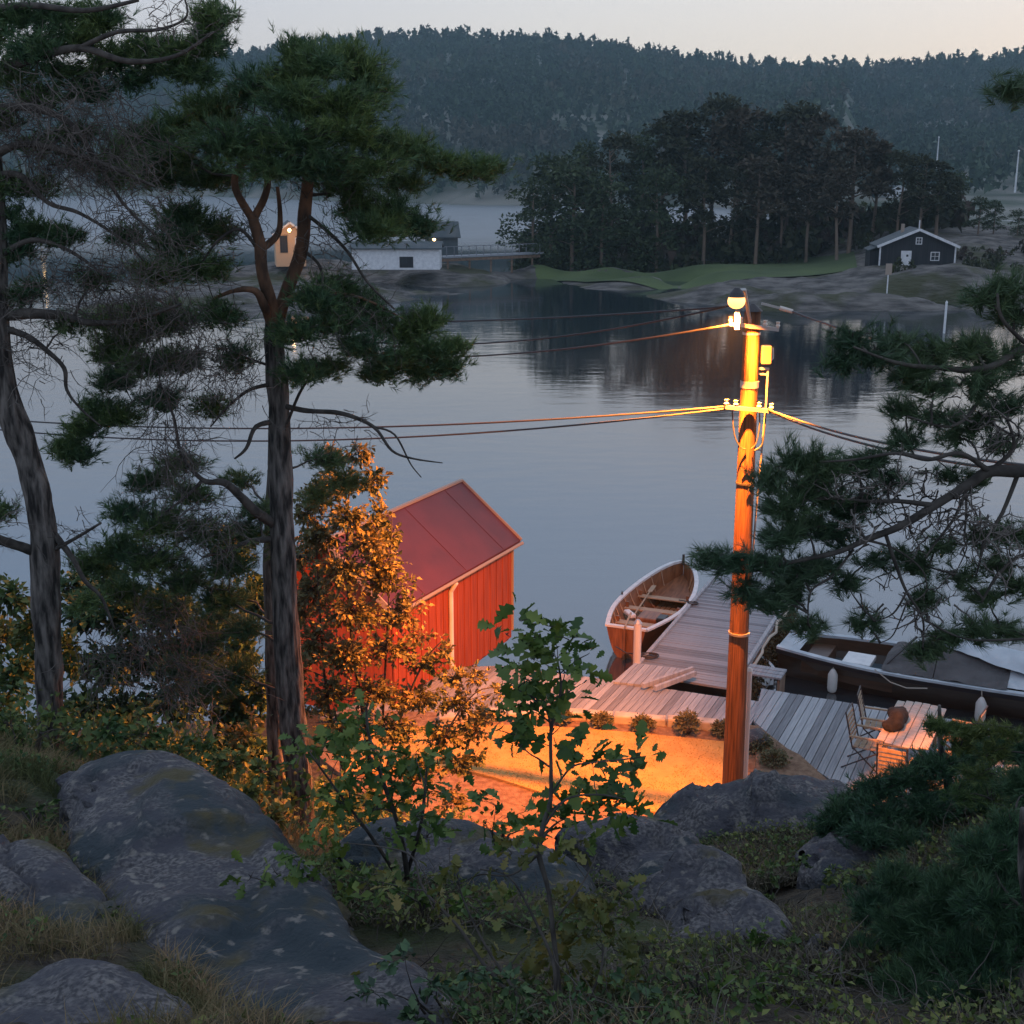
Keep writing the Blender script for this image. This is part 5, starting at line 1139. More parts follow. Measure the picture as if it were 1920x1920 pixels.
CLL = [(80,180,60,26,.1,.8),(170,170,50,22,.1,.8),(140,250,50,20,.1,.7),(210,330,44,20,.1,.6),(60,350,50,20,0,.7),(240,440,40,18,.1,.6),(150,300,40,16,.1,.6),(0,220,40,26,0,.8),(160,1130,30,20,0,.6),(-10,960,40,20,0,.7),(30,30,70,45,0),(100,25,70,40,0),(60,90,80,40,-.2),(150,70,70,40,0),(190,30,60,40,.1),(210,110,70,35,.1),(120,130,70,30,0,.7),(275,85,55,35,.1),(330,95,60,35,.1),(385,75,40,35,.1,1.2),(400,30,28,40,.1,1.2),(300,120,60,22,.1),(370,140,50,18,.1),(250,150,50,20,.1,.6),
       (20,140,50,35,0,.7),(-40,60,60,60,0),(60,435,70,24,.1),(120,440,50,18,.1),(25,470,40,20,.1),(70,540,30,18,.1,.5),(30,560,30,20,.1,.6),(180,520,40,20,.1,.5),(10,345,40,24,0,.6),(60,270,40,20,.1,.5),(130,610,30,14,0,.5),(20,400,30,16,.1,.5)]
BL_ = [(110,190,120,60,10.8,380,.5,(.5,-.5)),(180,280,110,70,10.7,420,.5,(.6,-.6)),(80,300,90,70,10.8,260,.45,(.5,-.4)),(120,520,110,60,10.9,380,.45,(.6,-.3)),(250,540,120,60,10.8,420,.45,(.5,-.3)),(70,660,60,60,10.9,120,.35,(.5,-.4)),
       (240,420,90,50,10.7,240,.45,(.6,-.3)),(30,620,50,60,10.9,90,.3,(.5,-.2)),(130,1000,50,30,10.9,70,.25,(.6,.2)),(200,1230,60,70,10.8,150,.5,(.3,-.7)),(0,1000,40,70,10.7,80,.3,(-.5,.1)),(320,60,70,40,10.5,120,.25,(.4,.5)),(20,220,60,50,10.8,180,.4,(.3,-.4))]
pine(lp_, [L1] + lb, CLL, 11, bare=BL_, dens=2.4)
# right pine: trunk just outside the frame, branches reaching in
rng = np.random.default_rng(41); random.seed(41)
b4 = Vector((2.75, 5.3, gz(2.75, 5.3))); rp_ = empty('pine_tree', b4, 0, 'pine whose long needled branches reach into the picture from the right edge', 'tree'); tm = MB()
tt = [b4 - Vector((0, 0, .3)), b4 + Vector((.03, 0, 1)), b4 + Vector((-.05, .05, 2.3)), b4 + Vector((.0, 0, 3.6)), b4 + Vector((.1, 0, 5))]
P_, r__ = bark_tube(tm, [p - b4 for p in tt], [.15, .13, .11, .09, .05], 14, .1); tm.build('trunk', M['bark'], rp_, True); TR = ([p + b4 for p in P_], r__)
tm = MB(); rb_ = [limb(rp_, p, 8) for p in [
 [(2190,860,5.3,30),(2050,880,5.1,26),(1920,884,5,24),(1855,884,5,22),(1817,908,5,20),(1752,948,4.95,17),(1687,987,4.9,15),(1623,1012,4.9,13),(1574,1034,4.85,11),(1494,1052,4.8,8),(1400,1072,4.8,5),(1335,1066,4.8,3)],
 [(1855,884,5,12),(1800,850,4.9,9),(1740,862,4.9,8),(1680,850,4.9,7),(1600,862,4.8,5),(1500,868,4.8,3)],
 [(1752,948,4.95,12),(1690,940,4.9,9),(1630,940,4.9,7),(1560,935,4.85,5),(1470,940,4.8,3)],
 [(1810,912,5,6),(1812,960,5,5),(1808,1010,5,4),(1812,1030,5,3),(1790,1078,5,2)],
 [(1817,908,5,7),(1790,970,4.95,6),(1760,1010,4.95,4),(1735,1045,4.9,3)],
 [(1660,1000,4.9,8),(1680,1060,4.9,7),(1700,1110,4.9,6),(1730,1160,4.9,5),(1730,1215,4.9,3)],
 [(1700,1110,4.9,5),(1675,1150,4.9,4),(1640,1165,4.9,2)],
 [(1730,1160,4.9,5),(1800,1195,4.9,4),(1870,1200,4.9,5),(1990,1190,5,7),(2180,1150,5.3,14)],
 [(1700,1130,4.9,4),(1675,1190,4.9,3),(1650,1205,4.9,2)],
 [(1600,1030,4.9,6),(1560,1080,4.85,5),(1520,1110,4.8,4),(1515,1170,4.8,3)],
 [(1623,1012,4.9,6),(1680,1030,4.9,4),(1730,1070,4.9,3),(1738,1110,4.9,2)],
 [(2190,620,5.4,24),(2050,640,5.2,20),(1930,650,5.1,16),(1850,690,5,13),(1760,690,5,10),(1680,680,4.9,7),(1600,650,4.9,4)],
 [(1930,650,5.1,10),(1880,600,5,7),(1870,550,5,4)],
 [(1850,690,5,9),(1830,760,5,7),(1780,800,4.9,5),(1700,780,4.9,3)],
 [(1910,885,5,10),(1880,960,5,8),(1850,1010,5,5),(1830,1080,5,3)],
 [(2170,1030,5.3,14),(2000,1050,5.1,10),(1920,1040,5,8),(1870,1080,5,6),(1840,1130,5,4)],
 [(2150,180,5.3,10),(2020,170,5.1,7),(1930,165,5,5),(1895,168,5,3)],
 [(1855,884,5,10),(1900,840,5,8),(1890,790,5,5)]]]
CR = [(1335,1048,22,12,-.2),(1380,1055,22,14,-.2),(1395,1110,30,16,-.2,.8),(1480,868,26,16,-.2,.8),(1520,860,24,18,-.2,.7),(1550,880,30,22,-.1),(1445,905,26,22,-.2,.9),(1470,950,34,26,-.2),(1500,925,38,26,-.1),(1545,915,44,34,-.1,1.2),(1580,950,44,34,0,1.2),(1510,990,48,34,-.1,1.2),(1460,1010,34,28,-.2),(1560,1000,48,30,0,1.2),
      (1440,1060,44,28,-.2,1.1),(1500,1070,48,30,-.1,1.2),(1480,1110,44,26,-.1,1.2),(1440,1130,30,18,-.2,.9),(1540,1060,34,22,0),(1520,1178,26,12,-.1,.8),(1586,1094,20,12,0,.7),(1600,870,34,18,0,.8),(1650,860,40,18,0,.7),(1660,900,34,20,0,.7),(1700,830,30,18,0,.7),(1620,940,30,24,0,.8),(1640,1050,30,14,.1,.6),(1730,1060,26,16,.1,.8),(1738,1125,20,16,0,.8),(1700,1040,20,14,.1,.6),
      (1620,1168,16,8,0,.8),(1732,1222,18,8,0,.8),(1770,1195,34,16,0,.8),(1820,1180,44,22,0,.9),(1880,1180,40,26,.1),(1850,1120,30,18,.1,.8),(1800,1080,16,10,.1,.7),(1870,1060,30,18,.1,.8),(1900,1000,34,26,.1,.8),(1850,1000,22,14,.1,.6),(1915,1100,28,22,.1,.9),(1760,1020,16,12,.1,.6),
      (1600,640,40,30,0,1),(1580,680,26,18,0,.8),(1640,670,44,32,0,1.1),(1690,640,44,30,.1,1.1),(1700,700,50,30,0,1),(1760,660,50,36,.1,1.2),(1750,720,48,26,0,1),(1820,650,50,40,.1,1.2),(1830,720,50,34,0,1.1),(1880,680,50,44,.1,1.2),(1900,590,36,40,.1,1.1),(1850,560,30,24,.1,1),(1890,540,28,18,.1,1),(1895,760,40,34,.1,1),(1700,770,30,18,0,.8),(1760,780,34,18,0,.8),(1820,790,40,22,.1,.8),(1880,830,34,18,.1,.8),(1800,820,26,14,.1,.6),
      (1898,165,24,16,0,1),(1835,900,20,14,.1,.5),(1780,890,26,14,.1,.5)]
pine(rp_, [TR] + rb_, CR, 5, tl=.062, tw=.003, nn=28, dens=2.3, mtr='pine_near', limb_r=.012, per=5, shoot=.035, side=.3, upb=.15,
     bare=[(1760,960,110,60,5,60,.16,(-.3,-.3)),(1860,1000,60,60,5,50,.16,(-.2,-.4)),(1620,920,90,40,4.9,50,.16,(-.5,.1)),(1700,1120,60,40,4.9,24,.14,(0,-.6)),(1850,780,60,40,5,30,.15,(-.2,-.4))])
# low dark pine and junipers at lower right
def low_bush(name, label, cat, base, clumps, D, **k):
    b = base; e = empty(name, b, 0, label, cat); tm = MB(); tp_ = [Vector((0, 0, -.1)), Vector((.05, 0, .25)), Vector((0, .05, .5)), Vector((-.05, 0, .8))]
    P, r = bark_tube(tm, tp_, [.035, .03, .02, .01], 8, .1); tm.build('stem', M['bark'], e, True)
    pine(e, [([p + b for p in P], r)], clumps, D, **k); return e
def gp_(px, D): p = at(px, 1500, D); return Vector((p.x, D, gz(p.x, D)))
low_bush('young_pine', 'dark young pine filling the lower right corner', 'tree', gp_(1945, 4.3), [(1640,1700,60,40,.6,.6),(1690,1650,50,40,.5,.8),(1620,1790,40,40,.4,.5),(1690,1740,50,40,.3,.8),(1850,1600,70,50,.2),(1900,1560,60,50,.3),(1790,1670,50,40,.2),(1860,1690,80,60,0),(1760,1720,50,30,.2,.7),(1910,1760,70,70,-.1),(1820,1790,70,60,0),(1750,1800,50,40,.1),(1700,1850,50,40,0),(1770,1890,80,60,-.2),(1680,1920,60,40,-.2),(1870,1880,90,70,-.2),(1640,1870,30,24,.1,.7),(1910,1650,50,50,.1),(1930,1480,50,50,.6)], 4.5, tl=.06, tw=.0034, nn=22, dens=6, mtr='juniper', per=11, limb_r=.012, shoot=.04, side=.3)
low_bush('juniper_bush', 'broad dark juniper on the crest in front of the garden table', 'bush', gp_(1760, 7.4), [(1560,1550,40,20,0),(1610,1540,50,26,0),(1600,1505,40,22,.2),(1640,1480,50,32,.1),(1700,1460,60,40,0),(1760,1440,60,40,0),(1820,1420,60,40,.1),(1870,1400,60,34,.2),(1920,1410,60,50,.2),(1580,1530,50,22,0),(1660,1530,70,36,-.2),(1740,1510,80,40,-.2),(1830,1490,80,50,-.2),(1910,1500,60,50,-.2),(1700,1580,60,26,-.5,.7),(1620,1565,60,20,-.4)], 7.4, tl=.055, tw=.0055, nn=14, dens=4.5, mtr='juniper', per=14, limb_r=.012, shoot=.05, side=.35)
low_bush('pine_sprig', 'small pine sprigs with yellow green tips rising before the deck at right', 'bush', gp_(1930, 6.5), [(1752,1360,14,10,0,1.5),(1785,1368,14,9,0,1.5),(1815,1375,16,10,0,1.5),(1850,1370,34,18,0,1.2),(1900,1372,40,24,0,1.2),(1800,1400,40,16,0,.8),(1860,1410,50,26,0,1),(1840,1450,60,30,0),(1900,1460,60,40,0),(1860,1500,60,40,0),(1800,1490,40,30,0)], 6.5, tl=.05, tw=.004, nn=16, dens=1.5, mtr='shrub', per=9, limb_r=.008, shoot=.03, side=.3)
# ---- broadleaf shrubs
def shrub(name, label, cat, base, clumps, D, size, mtr, dens=1.0, tpl=DIAM, stem_r=.015, twm='twig', spread=.5, droop=.25, stems=None, gauss=True, leafpart='leaves'):
    e = empty(name, base, 0, label, cat); mb = MB(); parts = []; paths = []
    if stems:
        for st in stems: paths.append(tpath(mb, base, st, 7, .08))
    else:
        for k in range(5):
            P = [base + Vector((random.uniform(-.1, .1), random.uniform(-.1, .1), -.1)), base + Vector((random.uniform(-.2, .2), random.uniform(-.2, .2), .3)) * (1 if D > 8 else .4)]; paths.append((P, [stem_r, stem_r*.8])); mb.tube([p - base for p in P], [stem_r, stem_r*.8], 6, False)
    for c in clumps:
        px, py, rx, ry = c[:4]; dD = c[4] if len(c) > 4 else random.uniform(-.4, .4); dn = (c[5] if len(c) > 5 else 1)*dens
        cc = at(px, py, D + dD); s = (D + dD)/F; RX, RZ2 = rx*s, ry*s; RY = (RX+RZ2)*.5
        q = nearest(paths, cc); P = bez(q[0], cc, random.uniform(-.05, .1), 6, .06); rr = taper(min(q[1]*.6, stem_r), min(q[1]*.6, stem_r)*.35, 6); mb.tube([p - base for p in P], rr, 5, False); paths.append((P[3:], rr[3:]))
        n = max(9, int(dn * RX * RZ2 / (size*size) * 11))
        k = max(3, n // 9)
        for j in range(k):
            v = Vector(rdir(1)[0]); v = Vector((v.x*RX, v.y*RY, v.z*RZ2)) * random.uniform(.35, 1)
            t_ = cc + v; mb.tube([p - base for p in bez(cc + v*.1, t_, .05, 4, .1)], taper(stem_r*.3, stem_r*.12, 4), 3, False)
            m = max(2, int(rng.normal(n/k, 2))); f_ = rng.uniform(.35, 1.08, (m, 1)); A = np.array(cc + v*.1); B = np.array(t_)
            pos = A + (B-A)*f_ + rng.normal(size=(m, 3))*size*.55*spread; dr = unit(np.array([B-A])) + rdir(m)*.9 - np.array([0, 0, .1]); parts.append(leaves(pos, dr, size, tpl, droop))
    V, Fc = merge(parts); tag(link(leafpart, np_mesh(leafpart, V - np.array(base), Fc, M[mtr]), e), kind='stuff'); tag(mb.build('stems', M[twm], e, True), kind='stuff'); return e
rng = np.random.default_rng(61); random.seed(61)
shrub('birch_tree', 'bushy tree with small leaves glowing orange beside the red boathouse', 'tree', Vector((-2.0, 17.6, 1.1)), [
 (560,1040,40,50,.4),(560,1140,40,50,.4),(575,960,30,40,.4),(720,1060,50,50,.1,.8),(760,1100,30,34,.2,.5),(770,1150,40,40,.2,.6),(700,1000,50,40,.1),(560,1330,30,40,.3),(940,1300,40,24,.3,.5),(920,1340,40,24,.3,.5),(620,860,40,30,.3),(670,850,40,30,.2),(700,900,34,40,.2),(640,910,60,40,0),(590,930,50,40,.2),(715,965,30,40,.3,.8),(650,970,60,40,-.2),(600,1010,50,50,0),(690,1020,50,40,-.2),(735,1010,22,30,.3,.7),(640,1070,70,50,-.3),(710,1090,40,50,0),(590,1110,50,60,.2),(660,1150,80,50,-.2),(740,1150,34,40,.2,.8),(590,1200,50,50,0),(650,1230,80,50,-.3),(730,1220,60,40,0,.8),(790,1190,44,34,.2,.4),(830,1225,40,30,.3,.5),(790,1250,50,34,.1,.7),
 (700,1300,80,40,-.2),(850,1270,50,30,.3,.8),(620,1300,50,50,0),(780,1310,70,36,0),(860,1320,60,34,.2,.8),(890,1270,30,30,.3,.8),(730,1370,80,36,-.4),(830,1380,60,40,.1,.8),(890,1370,40,40,.2,.7),(640,1370,60,40,-.3),(860,1430,50,36,0,.8),(780,1440,60,34,-.4),(560,1250,30,60,.2,.7),(850,1500,50,34,-.5,.7),(890,1420,30,30,.2,.5)], 17, .068, 'birch', 2.2,
 stems=[[(700,1560,17,10),(690,1400,17,9),(660,1200,17,7),(650,1000,17,5),(660,870,17,2)],[(700,1560,17,8),(740,1380,17,6),(790,1250,17,4),(830,1200,17,2)],[(680,1560,17,8),(620,1350,17,6),(600,1150,17,4),(590,950,17,2)],[(720,1560,17,8),(820,1400,17,5),(890,1300,17,3),(960,1290,17,1.5)],[(710,1500,17,6),(720,1300,17,5),(730,1100,17,3),(735,960,17,1.5)]], stem_r=.02)
shrub('leafy_shrub', 'orange lit undergrowth glowing between the pine trunk and the oak leaves', 'bush', Vector((-2.0, 14.2, gz(-2.0, 14.2))), [(620,1560,40,40),(600,1620,40,30),(650,1620,40,30),(700,1540,40,30),(840,1540,40,30),(880,1560,30,20),(560,1500,30,30),(640,1500,50,40)], 14, .07, 'birch', 1.6)
shrub('dark_shrub', 'dark green thicket behind the two left pine trunks', 'bush', Vector((-4.6, 15.5, gz(-4.6, 15.5))), [(200,1090,60,40),(160,1150,60,50),(240,1150,70,50),(330,1160,70,40),(420,1170,60,40),(280,1230,80,50),(200,1250,70,50),(380,1250,70,50),(460,1230,40,50),(330,1320,80,50),(430,1330,60,50),(240,1330,70,50),(160,1330,60,50),(470,1400,50,50),(400,1410,60,40),(480,1120,40,60,.4),(440,1020,50,40,.4),(490,1300,30,60,.3),(360,1220,60,60,.6),(420,1290,60,60,.6),(300,1130,60,40,.6),(90,1230,50,60,.5),(130,1100,40,30,.5)], 15, .10, 'dark_shrub', 4.5)
shrub('leafy_shrub', 'olive green shrub at the far left edge behind the curving pine', 'bush', Vector((-6.6, 14.2, gz(-6.6, 14.2))), [(20,1120,50,40),(60,1180,50,50),(0,1200,50,50),(-40,1130,50,50),(30,1260,60,50),(130,1230,30,50),(0,1330,60,50),(150,1420,40,40)], 14, .085, 'shrub', 3.2)
shrub('leafy_shrub', 'yellow green bush band directly behind the whaleback rock', 'bush', Vector((-2.9, 10.3, gz(-2.9, 10.3))), [(200,1370,50,34),(270,1380,50,34),(330,1420,50,40),(390,1470,50,40),(450,1500,50,40),(430,1430,50,40),(490,1450,40,40),(380,1400,50,30),(460,1560,50,30),(510,1530,40,40),(530,1600,30,30),(300,1450,40,30)], 10, .065, 'shrub', 1.6)
shrub('leafy_shrub', 'orange tinted bush at the foot of the forked pine, left side', 'bush', Vector((-2.6, 12.4, gz(-2.6, 12.4))), [(450,1380,40,40),(420,1440,40,30),(490,1500,34,40),(470,1340,30,30),(500,1580,30,30)], 12.4, .07, 'birch', .9)
shrub('leafy_shrub', 'low green bush at the left edge in front of the curving pine foot', 'bush', Vector((-3.9, 9.6, gz(-3.9, 9.6))), [(20,1360,50,40),(80,1390,40,30),(-20,1430,50,40),(50,1450,40,30),(130,1370,30,24),(100,1350,30,30),(150,1400,40,24),(30,1400,50,30),(-20,1360,40,30),(220,1400,40,20)], 9.6, .06, 'shrub', 1.1)
rng = np.random.default_rng(71); random.seed(71)
oleaf = dict(tpl=OAK, spread=1.0, droop=.15)
ob = at(1052, 1905, 4.0); ob.z = gz(ob.x, 4.0)
SK = [[(1052,1925,4.1,13),(1050,1870,4.15,12),(1038,1760,4.2,11),(1028,1670,4.3,10),(1010,1600,4.35,13),(1018,1550,4.4,12),(1032,1500,4.45,9),(1033,1440,4.45,8),(1033,1370,4.5,7),(1045,1320,4.5,6),(1052,1285,4.5,5),(1045,1235,4.5,3)],
      [(1033,1400,4.5,4),(1028,1340,4.5,4),(1000,1310,4.5,3),(965,1290,4.5,2)], [(1033,1490,4.45,5),(1070,1440,4.45,4),(1110,1430,4.4,3),(1160,1425,4.4,3),(1200,1420,4.4,2)], [(1020,1550,4.4,6),(1060,1500,4.4,5),(1120,1490,4.4,4),(1180,1500,4.4,3)],
      [(1012,1600,4.35,6),(960,1640,4.3,4),(900,1640,4.3,3),(860,1660,4.3,2)]]
shrub('oak_sapling', 'slender oak sapling with lobed leaves standing in front of the orange lawn', 'tree', ob, [
 (1040,1175,44,22,0),(1010,1195,34,24,0),(1070,1200,36,24,0),(1040,1225,44,26,0),(1000,1235,28,22,0),(1085,1235,30,26,0),(1060,1260,34,20,0),(975,1165,26,16,0,.8),(950,1190,16,14,0,.7),(1095,1280,10,12,0,.8),
 (970,1290,34,18,0),(990,1275,26,16,0),(950,1315,20,18,0),(1005,1310,30,20,0),(975,1330,26,18,0),(955,1375,30,26,0,1.3),(975,1400,24,16,0,1.2),(1000,1335,20,14,0),(1060,1355,26,16,0,1.2),(1030,1330,16,10,0,.8),
 (1080,1415,22,12,0),(1112,1425,14,16,0),(1090,1460,26,20,0),(1130,1480,30,18,0),(1065,1495,28,22,0),(1105,1505,30,20,0),(1150,1505,24,16,0),(1196,1415,14,10,0,1.3),(1158,1400,10,8,0,.8),(1195,1450,16,14,0,1),(1190,1525,18,14,0,1.2),(1185,1490,10,10,0,.8),(1060,1535,34,22,0),(1140,1530,20,14,0,.8)], 4.5, .075, 'oak', 2.0, stem_r=.01, stems=SK, **oleaf)
shrub('oak_bush', 'dark oak bush with big lobed leaves below the orange tree, left of centre', 'bush', at(760, 1640, 6.6), [(690,1330,36,26),(680,1370,44,30),(640,1410,50,34),(710,1420,54,36),(780,1410,30,24),(660,1460,54,36),(740,1470,60,40),(800,1470,40,36),(700,1520,60,36),(780,1530,50,36),(640,1510,40,30),(820,1430,20,24,0,.7),(590,1400,30,24),(560,1410,24,16,0,.8),(600,1490,40,30),(720,1570,50,26),(800,1570,40,24),(650,1560,34,24)], 6.4, .085, 'oak', 1.7, stem_r=.014,
      stems=[[(765,1650,6.6,12),(750,1560,6.4,10),(720,1470,6.4,8),(690,1370,6.4,5),(688,1320,6.4,3)],[(760,1650,6.6,9),(790,1540,6.4,7),(800,1440,6.4,4)],[(750,1650,6.6,9),(690,1560,6.4,7),(630,1480,6.4,5),(580,1410,6.4,3)]], **oleaf)
shrub('oak_bush', 'small dark oak bush left of the sapling above the pale rock shelf', 'bush', at(940, 1600, 7.0), [(930,1510,34,20),(960,1530,40,22),(910,1540,34,22),(950,1560,44,24),(990,1555,24,18),(905,1490,16,12)], 6.6, .08, 'oak', 1.2, stem_r=.01, **oleaf)
shrub('oak_bush', 'dark oak sprig lying over the right flank of the whaleback rock', 'bush', at(560, 1690, 5.6), [(470,1645,34,20),(520,1640,34,22),(500,1670,40,16),(560,1620,30,20),(600,1590,30,20)], 5.4, .075, 'oak', 1.2, stem_r=.01, **oleaf)
o2 = at(1000, 1925, 4.0); o2.z = gz(o2.x, 4.0)
shrub('oak_sapling', 'thin many stemmed young oak with sparse yellowing leaves at the bottom centre', 'tree', o2, [(960,1600,34,20,0,.7),(1010,1580,30,24,0,.9),(930,1630,24,14,0,.6),(1080,1580,40,12,0,.7),(1060,1600,30,16,0,.6),(840,1660,24,12,0,.6),(930,1700,34,20,0,.6),(820,1740,34,20,0,.5),(1090,1680,40,34,0,.8),(1130,1720,40,34,0,.8),(1160,1690,30,30,0,.7),(1080,1740,40,30,0,.8),(1000,1760,34,24,0,.5),(1150,1780,40,30,0,.8),(900,1800,34,24,0,.4),(1060,1800,50,30,0,.8),(1110,1840,60,30,0,.8),(1180,1860,50,30,0,.8),(990,1850,40,30,0,.6),(1210,1810,30,24,0,.7),(860,1880,60,34,0,1),(950,1900,60,30,0,1),(760,1860,60,40,.1,.8),(1060,1900,60,30,0,1),(700,1900,40,24,.1,.8),(880,1760,40,24,.1,.7),(1020,1690,30,20,.1,.7),(760,1650,30,16,0,.5),(700,1640,24,16,0,.4)], 4.3, .055, 'oak_yellow', 2.2, stem_r=.008, tpl=OAK, spread=1.0,
      stems=[[(1000,1940,4,10),(960,1870,4.1,9),(904,1804,4.2,8),(857,1735,4.3,7),(795,1669,4.4,6),(773,1607,4.5,4),(722,1589,4.6,3),(640,1580,4.6,2)],[(1010,1940,4,9),(960,1850,4.1,7),(911,1775,4.2,6),(870,1690,4.3,4),(857,1640,4.3,3)],[(1030,1940,4,9),(1040,1820,4.1,8),(1000,1720,4.2,6),(955,1645,4.3,4),(900,1630,4.3,3)],[(1060,1940,4,9),(1110,1860,4.1,7),(1130,1800,4.2,5),(1125,1720,4.3,3)],[(1045,1720,4.2,5),(1090,1660,4.2,4),(1120,1600,4.3,2)],[(795,1669,4.4,4),(760,1665,4.4,3),(700,1650,4.4,2)]])
shrub('leafy_shrub', 'bright green leafy sprig beside the small pale slab, lower right', 'plant', gp_(1440, 4.95), [(1420,1750,24,14,0),(1450,1765,34,18,0),(1480,1775,20,16,0),(1430,1780,30,14,0)], 4.9, .05, 'oak', 1.3, stem_r=.006, **oleaf)
shrub('leafy_shrub', 'low green plant at the bottom edge right of the young oak', 'plant', gp_(1330, 4.1), [(1310,1850,30,14,0),(1350,1860,24,12,0),(1260,1880,34,18,0),(1340,1895,40,16,0)], 4.1, .045, 'oak', 1.1, stem_r=.006, **oleaf)
shrub('leafy_shrub', 'dark leafy tangle along the bottom edge left of the young oak', 'bush', gp_(800, 4.0), [(760,1800,50,30),(820,1850,60,34),(700,1860,50,30),(900,1900,60,30),(780,1910,70,26),(1000,1900,60,30),(680,1930,50,20),(1150,1910,60,26),(1240,1880,40,20),(1300,1920,60,24),(620,1940,50,20),(880,1820,50,26),(960,1850,50,26),(1180,1840,50,26)], 4.0, .035, 'dark_shrub', 1.3, stem_r=.006)
shrub('leafy_shrub', 'mid green leafy shrub in front of the pale rock shelf behind the young oak', 'bush', gp_(800, 5.9), [(660,1640,50,26),(720,1660,50,26),(780,1690,50,26),(860,1700,44,22),(620,1600,40,24),(640,1680,50,24),(940,1690,44,22),(560,1700,40,24)], 5.9, .05, 'oak', 1.0, stem_r=.008)
shrub('leafy_shrub', 'small green shrub low at the left edge between the small dark rock and the grass', 'bush', gp_(60, 6.9), [(20,1530,40,26),(70,1520,40,24),(-10,1550,40,24)], 6.9, .045, 'shrub', 1.2, stem_r=.008)
shrub('leafy_shrub', 'low bilberry clump with small leaves behind the smaller grey rock mound', 'plant', gp_(1480, 6.4), [(1440,1640,50,18),(1500,1620,50,16),(1560,1640,40,16),(1450,1690,30,14)], 6.4, .03, 'shrub', .9, stem_r=.005)
shrub('leafy_shrub', 'mixed green leafy shrub at the bottom edge between the young oak and the dark pine', 'bush', gp_(1450, 4.2), [(1400,1860,50,26),(1470,1880,50,26),(1540,1860,40,24),(1450,1830,40,20),(1580,1900,50,24),(1370,1910,50,24),(1500,1920,60,24)], 4.2, .032, 'oak', .9, stem_r=.006)
shrub('leafy_shrub', 'green leafy shrub low between the crest rock and the juniper', 'bush', gp_(1600, 6.6), [(1560,1640,40,20),(1610,1650,44,22),(1660,1640,40,20),(1600,1690,40,20)], 6.5, .035, 'shrub', .9, stem_r=.006)
# ---- ground cover (uncountable)
rng = np.random.default_rng(81); random.seed(81)
def ground_pts(n, pxr, Dr, dens=None):
    px = rng.uniform(pxr[0], pxr[1], n); D = np.sqrt(rng.uniform(Dr[0]**2, Dr[1]**2, n)); x = (px - 960)/F*D*1.12; z = tpn(x, D); P = np.stack([x, D, z], -1)
    if len(ROCKS):
        R_ = []
        for i in range(len(ROCKS)-1):
            a_, b_ = ROCKS[i], ROCKS[i+1]
            if math.hypot(a_[0]-b_[0], a_[1]-b_[1]) < 1.6: R_ += [tuple(a_[q]*(1-f_)+b_[q]*f_ for q in range(3)) for f_ in (0, .33, .66)]
        R_ = np.array(R_); dd = np.hypot(P[:, None, 0]-R_[None, :, 0], P[:, None, 1]-R_[None, :, 1]); ok = (dd > R_[None, :, 2]).all(1); P = P[ok]; x = x[ok]; D = D[ok]
    k = np.array([noise.noise(Vector((a*.9+3, b_*.9, 0))) + .5*noise.noise(Vector((a*3, b_*3, 7))) for a, b_ in zip(x, D)])
    return P[k > dens] if dens is not None else P
def blades(P, ln, wd, lean=.5):
    n = len(P); d = unit(np.array([0, 0, 1]) + rng.normal(size=(n, 3))*lean*np.array([1, 1, .2])); L_ = ln*rng.uniform(.4, 1.3, (n, 1)); s = unit(np.cross(d, rdir(n)))*wd/2
    mid = P + d*L_*.55; tip = P + d*L_ + np.stack([d[:, 0]*L_[:, 0]*.5, d[:, 1]*L_[:, 0]*.5, -L_[:, 0]*.12], -1)
    V = np.stack([P - s - [0, 0, .02], P + s - [0, 0, .02], mid + s*.8, mid - s*.8, tip], 1).reshape(-1, 3); i = np.arange(n)[:, None]*5
    Fc = np.concatenate([i + [0, 1, 2], i + [0, 2, 3], i + [3, 2, 4]]); return V, Fc
gr = []
for pxr, Dr, n, ln, dn in [((-150, 560), (3.4, 9.8), 50000, .15, -.3), ((500, 1900), (3.4, 9.0), 22000, .10, .0), ((-100, 700), (9, 14), 9000, .3, -.1), ((150, 520), (3.4, 5.2), 5000, .16, -.1), ((1150, 1750), (5, 7.5), 5000, .12, -.1)]:
    P = ground_pts(n, pxr, Dr, dn); gr.append(blades(P, ln, .005 if Dr[1] < 10 else .009))
V, Fc = merge(gr); tag(link('dry_grass', np_mesh('dry_grass', V, Fc, M['dry_grass'])), 'dry olive grass growing between the foreground rocks', 'grass', kind='stuff')
hp = []
P = ground_pts(26000, (1400, 1720), (4.7, 7.2), -.3); hp.append(blades(P + [0, 0, .03], .085, .009, 1.1)); 
P = ground_pts(9000, (180, 560), (3.3, 4.4), -.1); hp.append(blades(P + [0, 0, .03], .07, .008, 1.0))
P = ground_pts(34000, (600, 2000), (3.3, 8.5), -.08); hp.append(blades(P + [0, 0, .03], .07, .008, 1.1))
V, Fc = merge(hp); tag(link('heather', np_mesh('heather', V, Fc, M['heather'])), 'low brown heather and crowberry carpet around the lower right rocks', 'heather', kind='stuff')
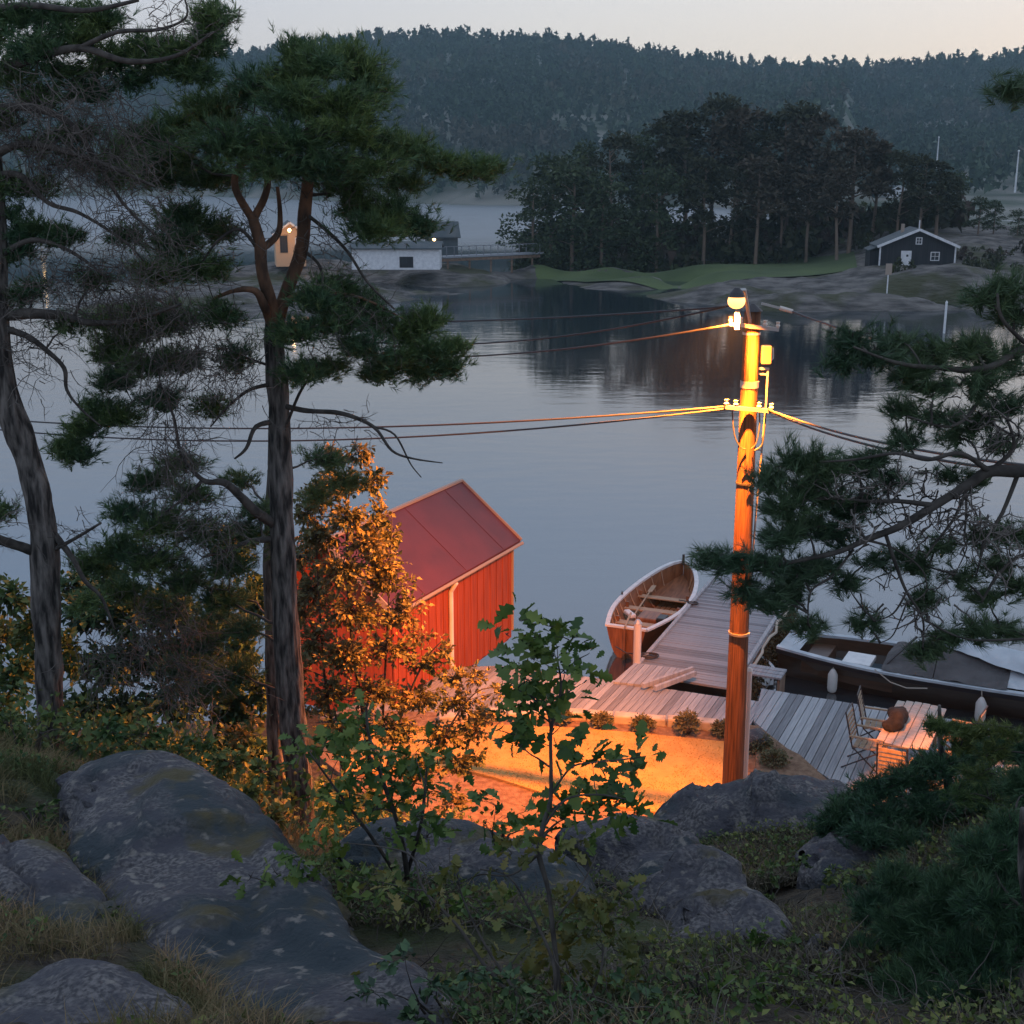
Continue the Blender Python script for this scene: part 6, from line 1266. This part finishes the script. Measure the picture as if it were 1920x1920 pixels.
P = np.concatenate([ground_pts(26000, (500, 1950), (3.3, 8.5), -.15), ground_pts(9000, (-150, 500), (3.3, 9.5), -.1)]); P[:, 2] += rng.uniform(0, .12, len(P)); V, Fc = leaves(P, rdir(len(P)) + np.array([0, 0, .3]), .028, DIAM)
tag(link('bilberry_leaves', np_mesh('bilberry_leaves', V, Fc, M['shrub'])), 'scattered small bilberry leaves over the foreground ground', 'ground cover', kind='stuff')
P0 = ground_pts(1400, (700, 1950), (3.4, 7.4), -.3); P0[:, 2] += .04; V, Fc, _ = twig_net(P0, rng.normal(size=P0.shape)*np.array([1, 1, .25]), len(P0), .30, .0035, 6, .3, 0)
tag(link('fallen_twigs', np_mesh('fallen_twigs', V, Fc, M['dead_twig'])), 'fallen grey twigs strewn over the heather and rocks', 'twigs', kind='stuff')
# understory on the slope behind the crest (uncountable)
Pq = []
for i in range(260):
    px = random.uniform(-60, 900); D = random.uniform(10.5, 16.5); x = (px-960)/F*D*1.08
    Pq.append((x, D, gz(x, D)))
Pq = np.array(Pq); pts = np.repeat(Pq, 70, 0) + rng.normal(size=(len(Pq)*70, 3))*np.array([.28, .28, .22]) + [0, 0, .22]; V, Fc = leaves(pts, rdir(len(pts)) + np.array([0, 0, .3]), .07, DIAM)
tag(link('undergrowth', np_mesh('undergrowth', V, Fc, M['shrub'])), 'tangled green undergrowth on the slope under the pines', 'undergrowth', kind='stuff')
# ------------------------------------------------------------------ haze
hz = MB().box((60, 550, 61.5), (1760, 1540, 137)).build('haze', bpy.data.materials.new('haze'))
hm = hz.data.materials[0]; hm.use_nodes = True; hn = hm.node_tree.nodes
for q in list(hn):
    if q.type == 'BSDF_PRINCIPLED': hn.remove(q)
pv = hn.new('ShaderNodeVolumePrincipled'); pv.inputs['Color'].default_value = (.52, .76, .86, 1); pv.inputs['Density'].default_value = .00034; pv.inputs['Anisotropy'].default_value = .2
hm.node_tree.links.new(pv.outputs[0], hn['Material Output'].inputs['Volume'])
hz['kind'] = 'stuff'
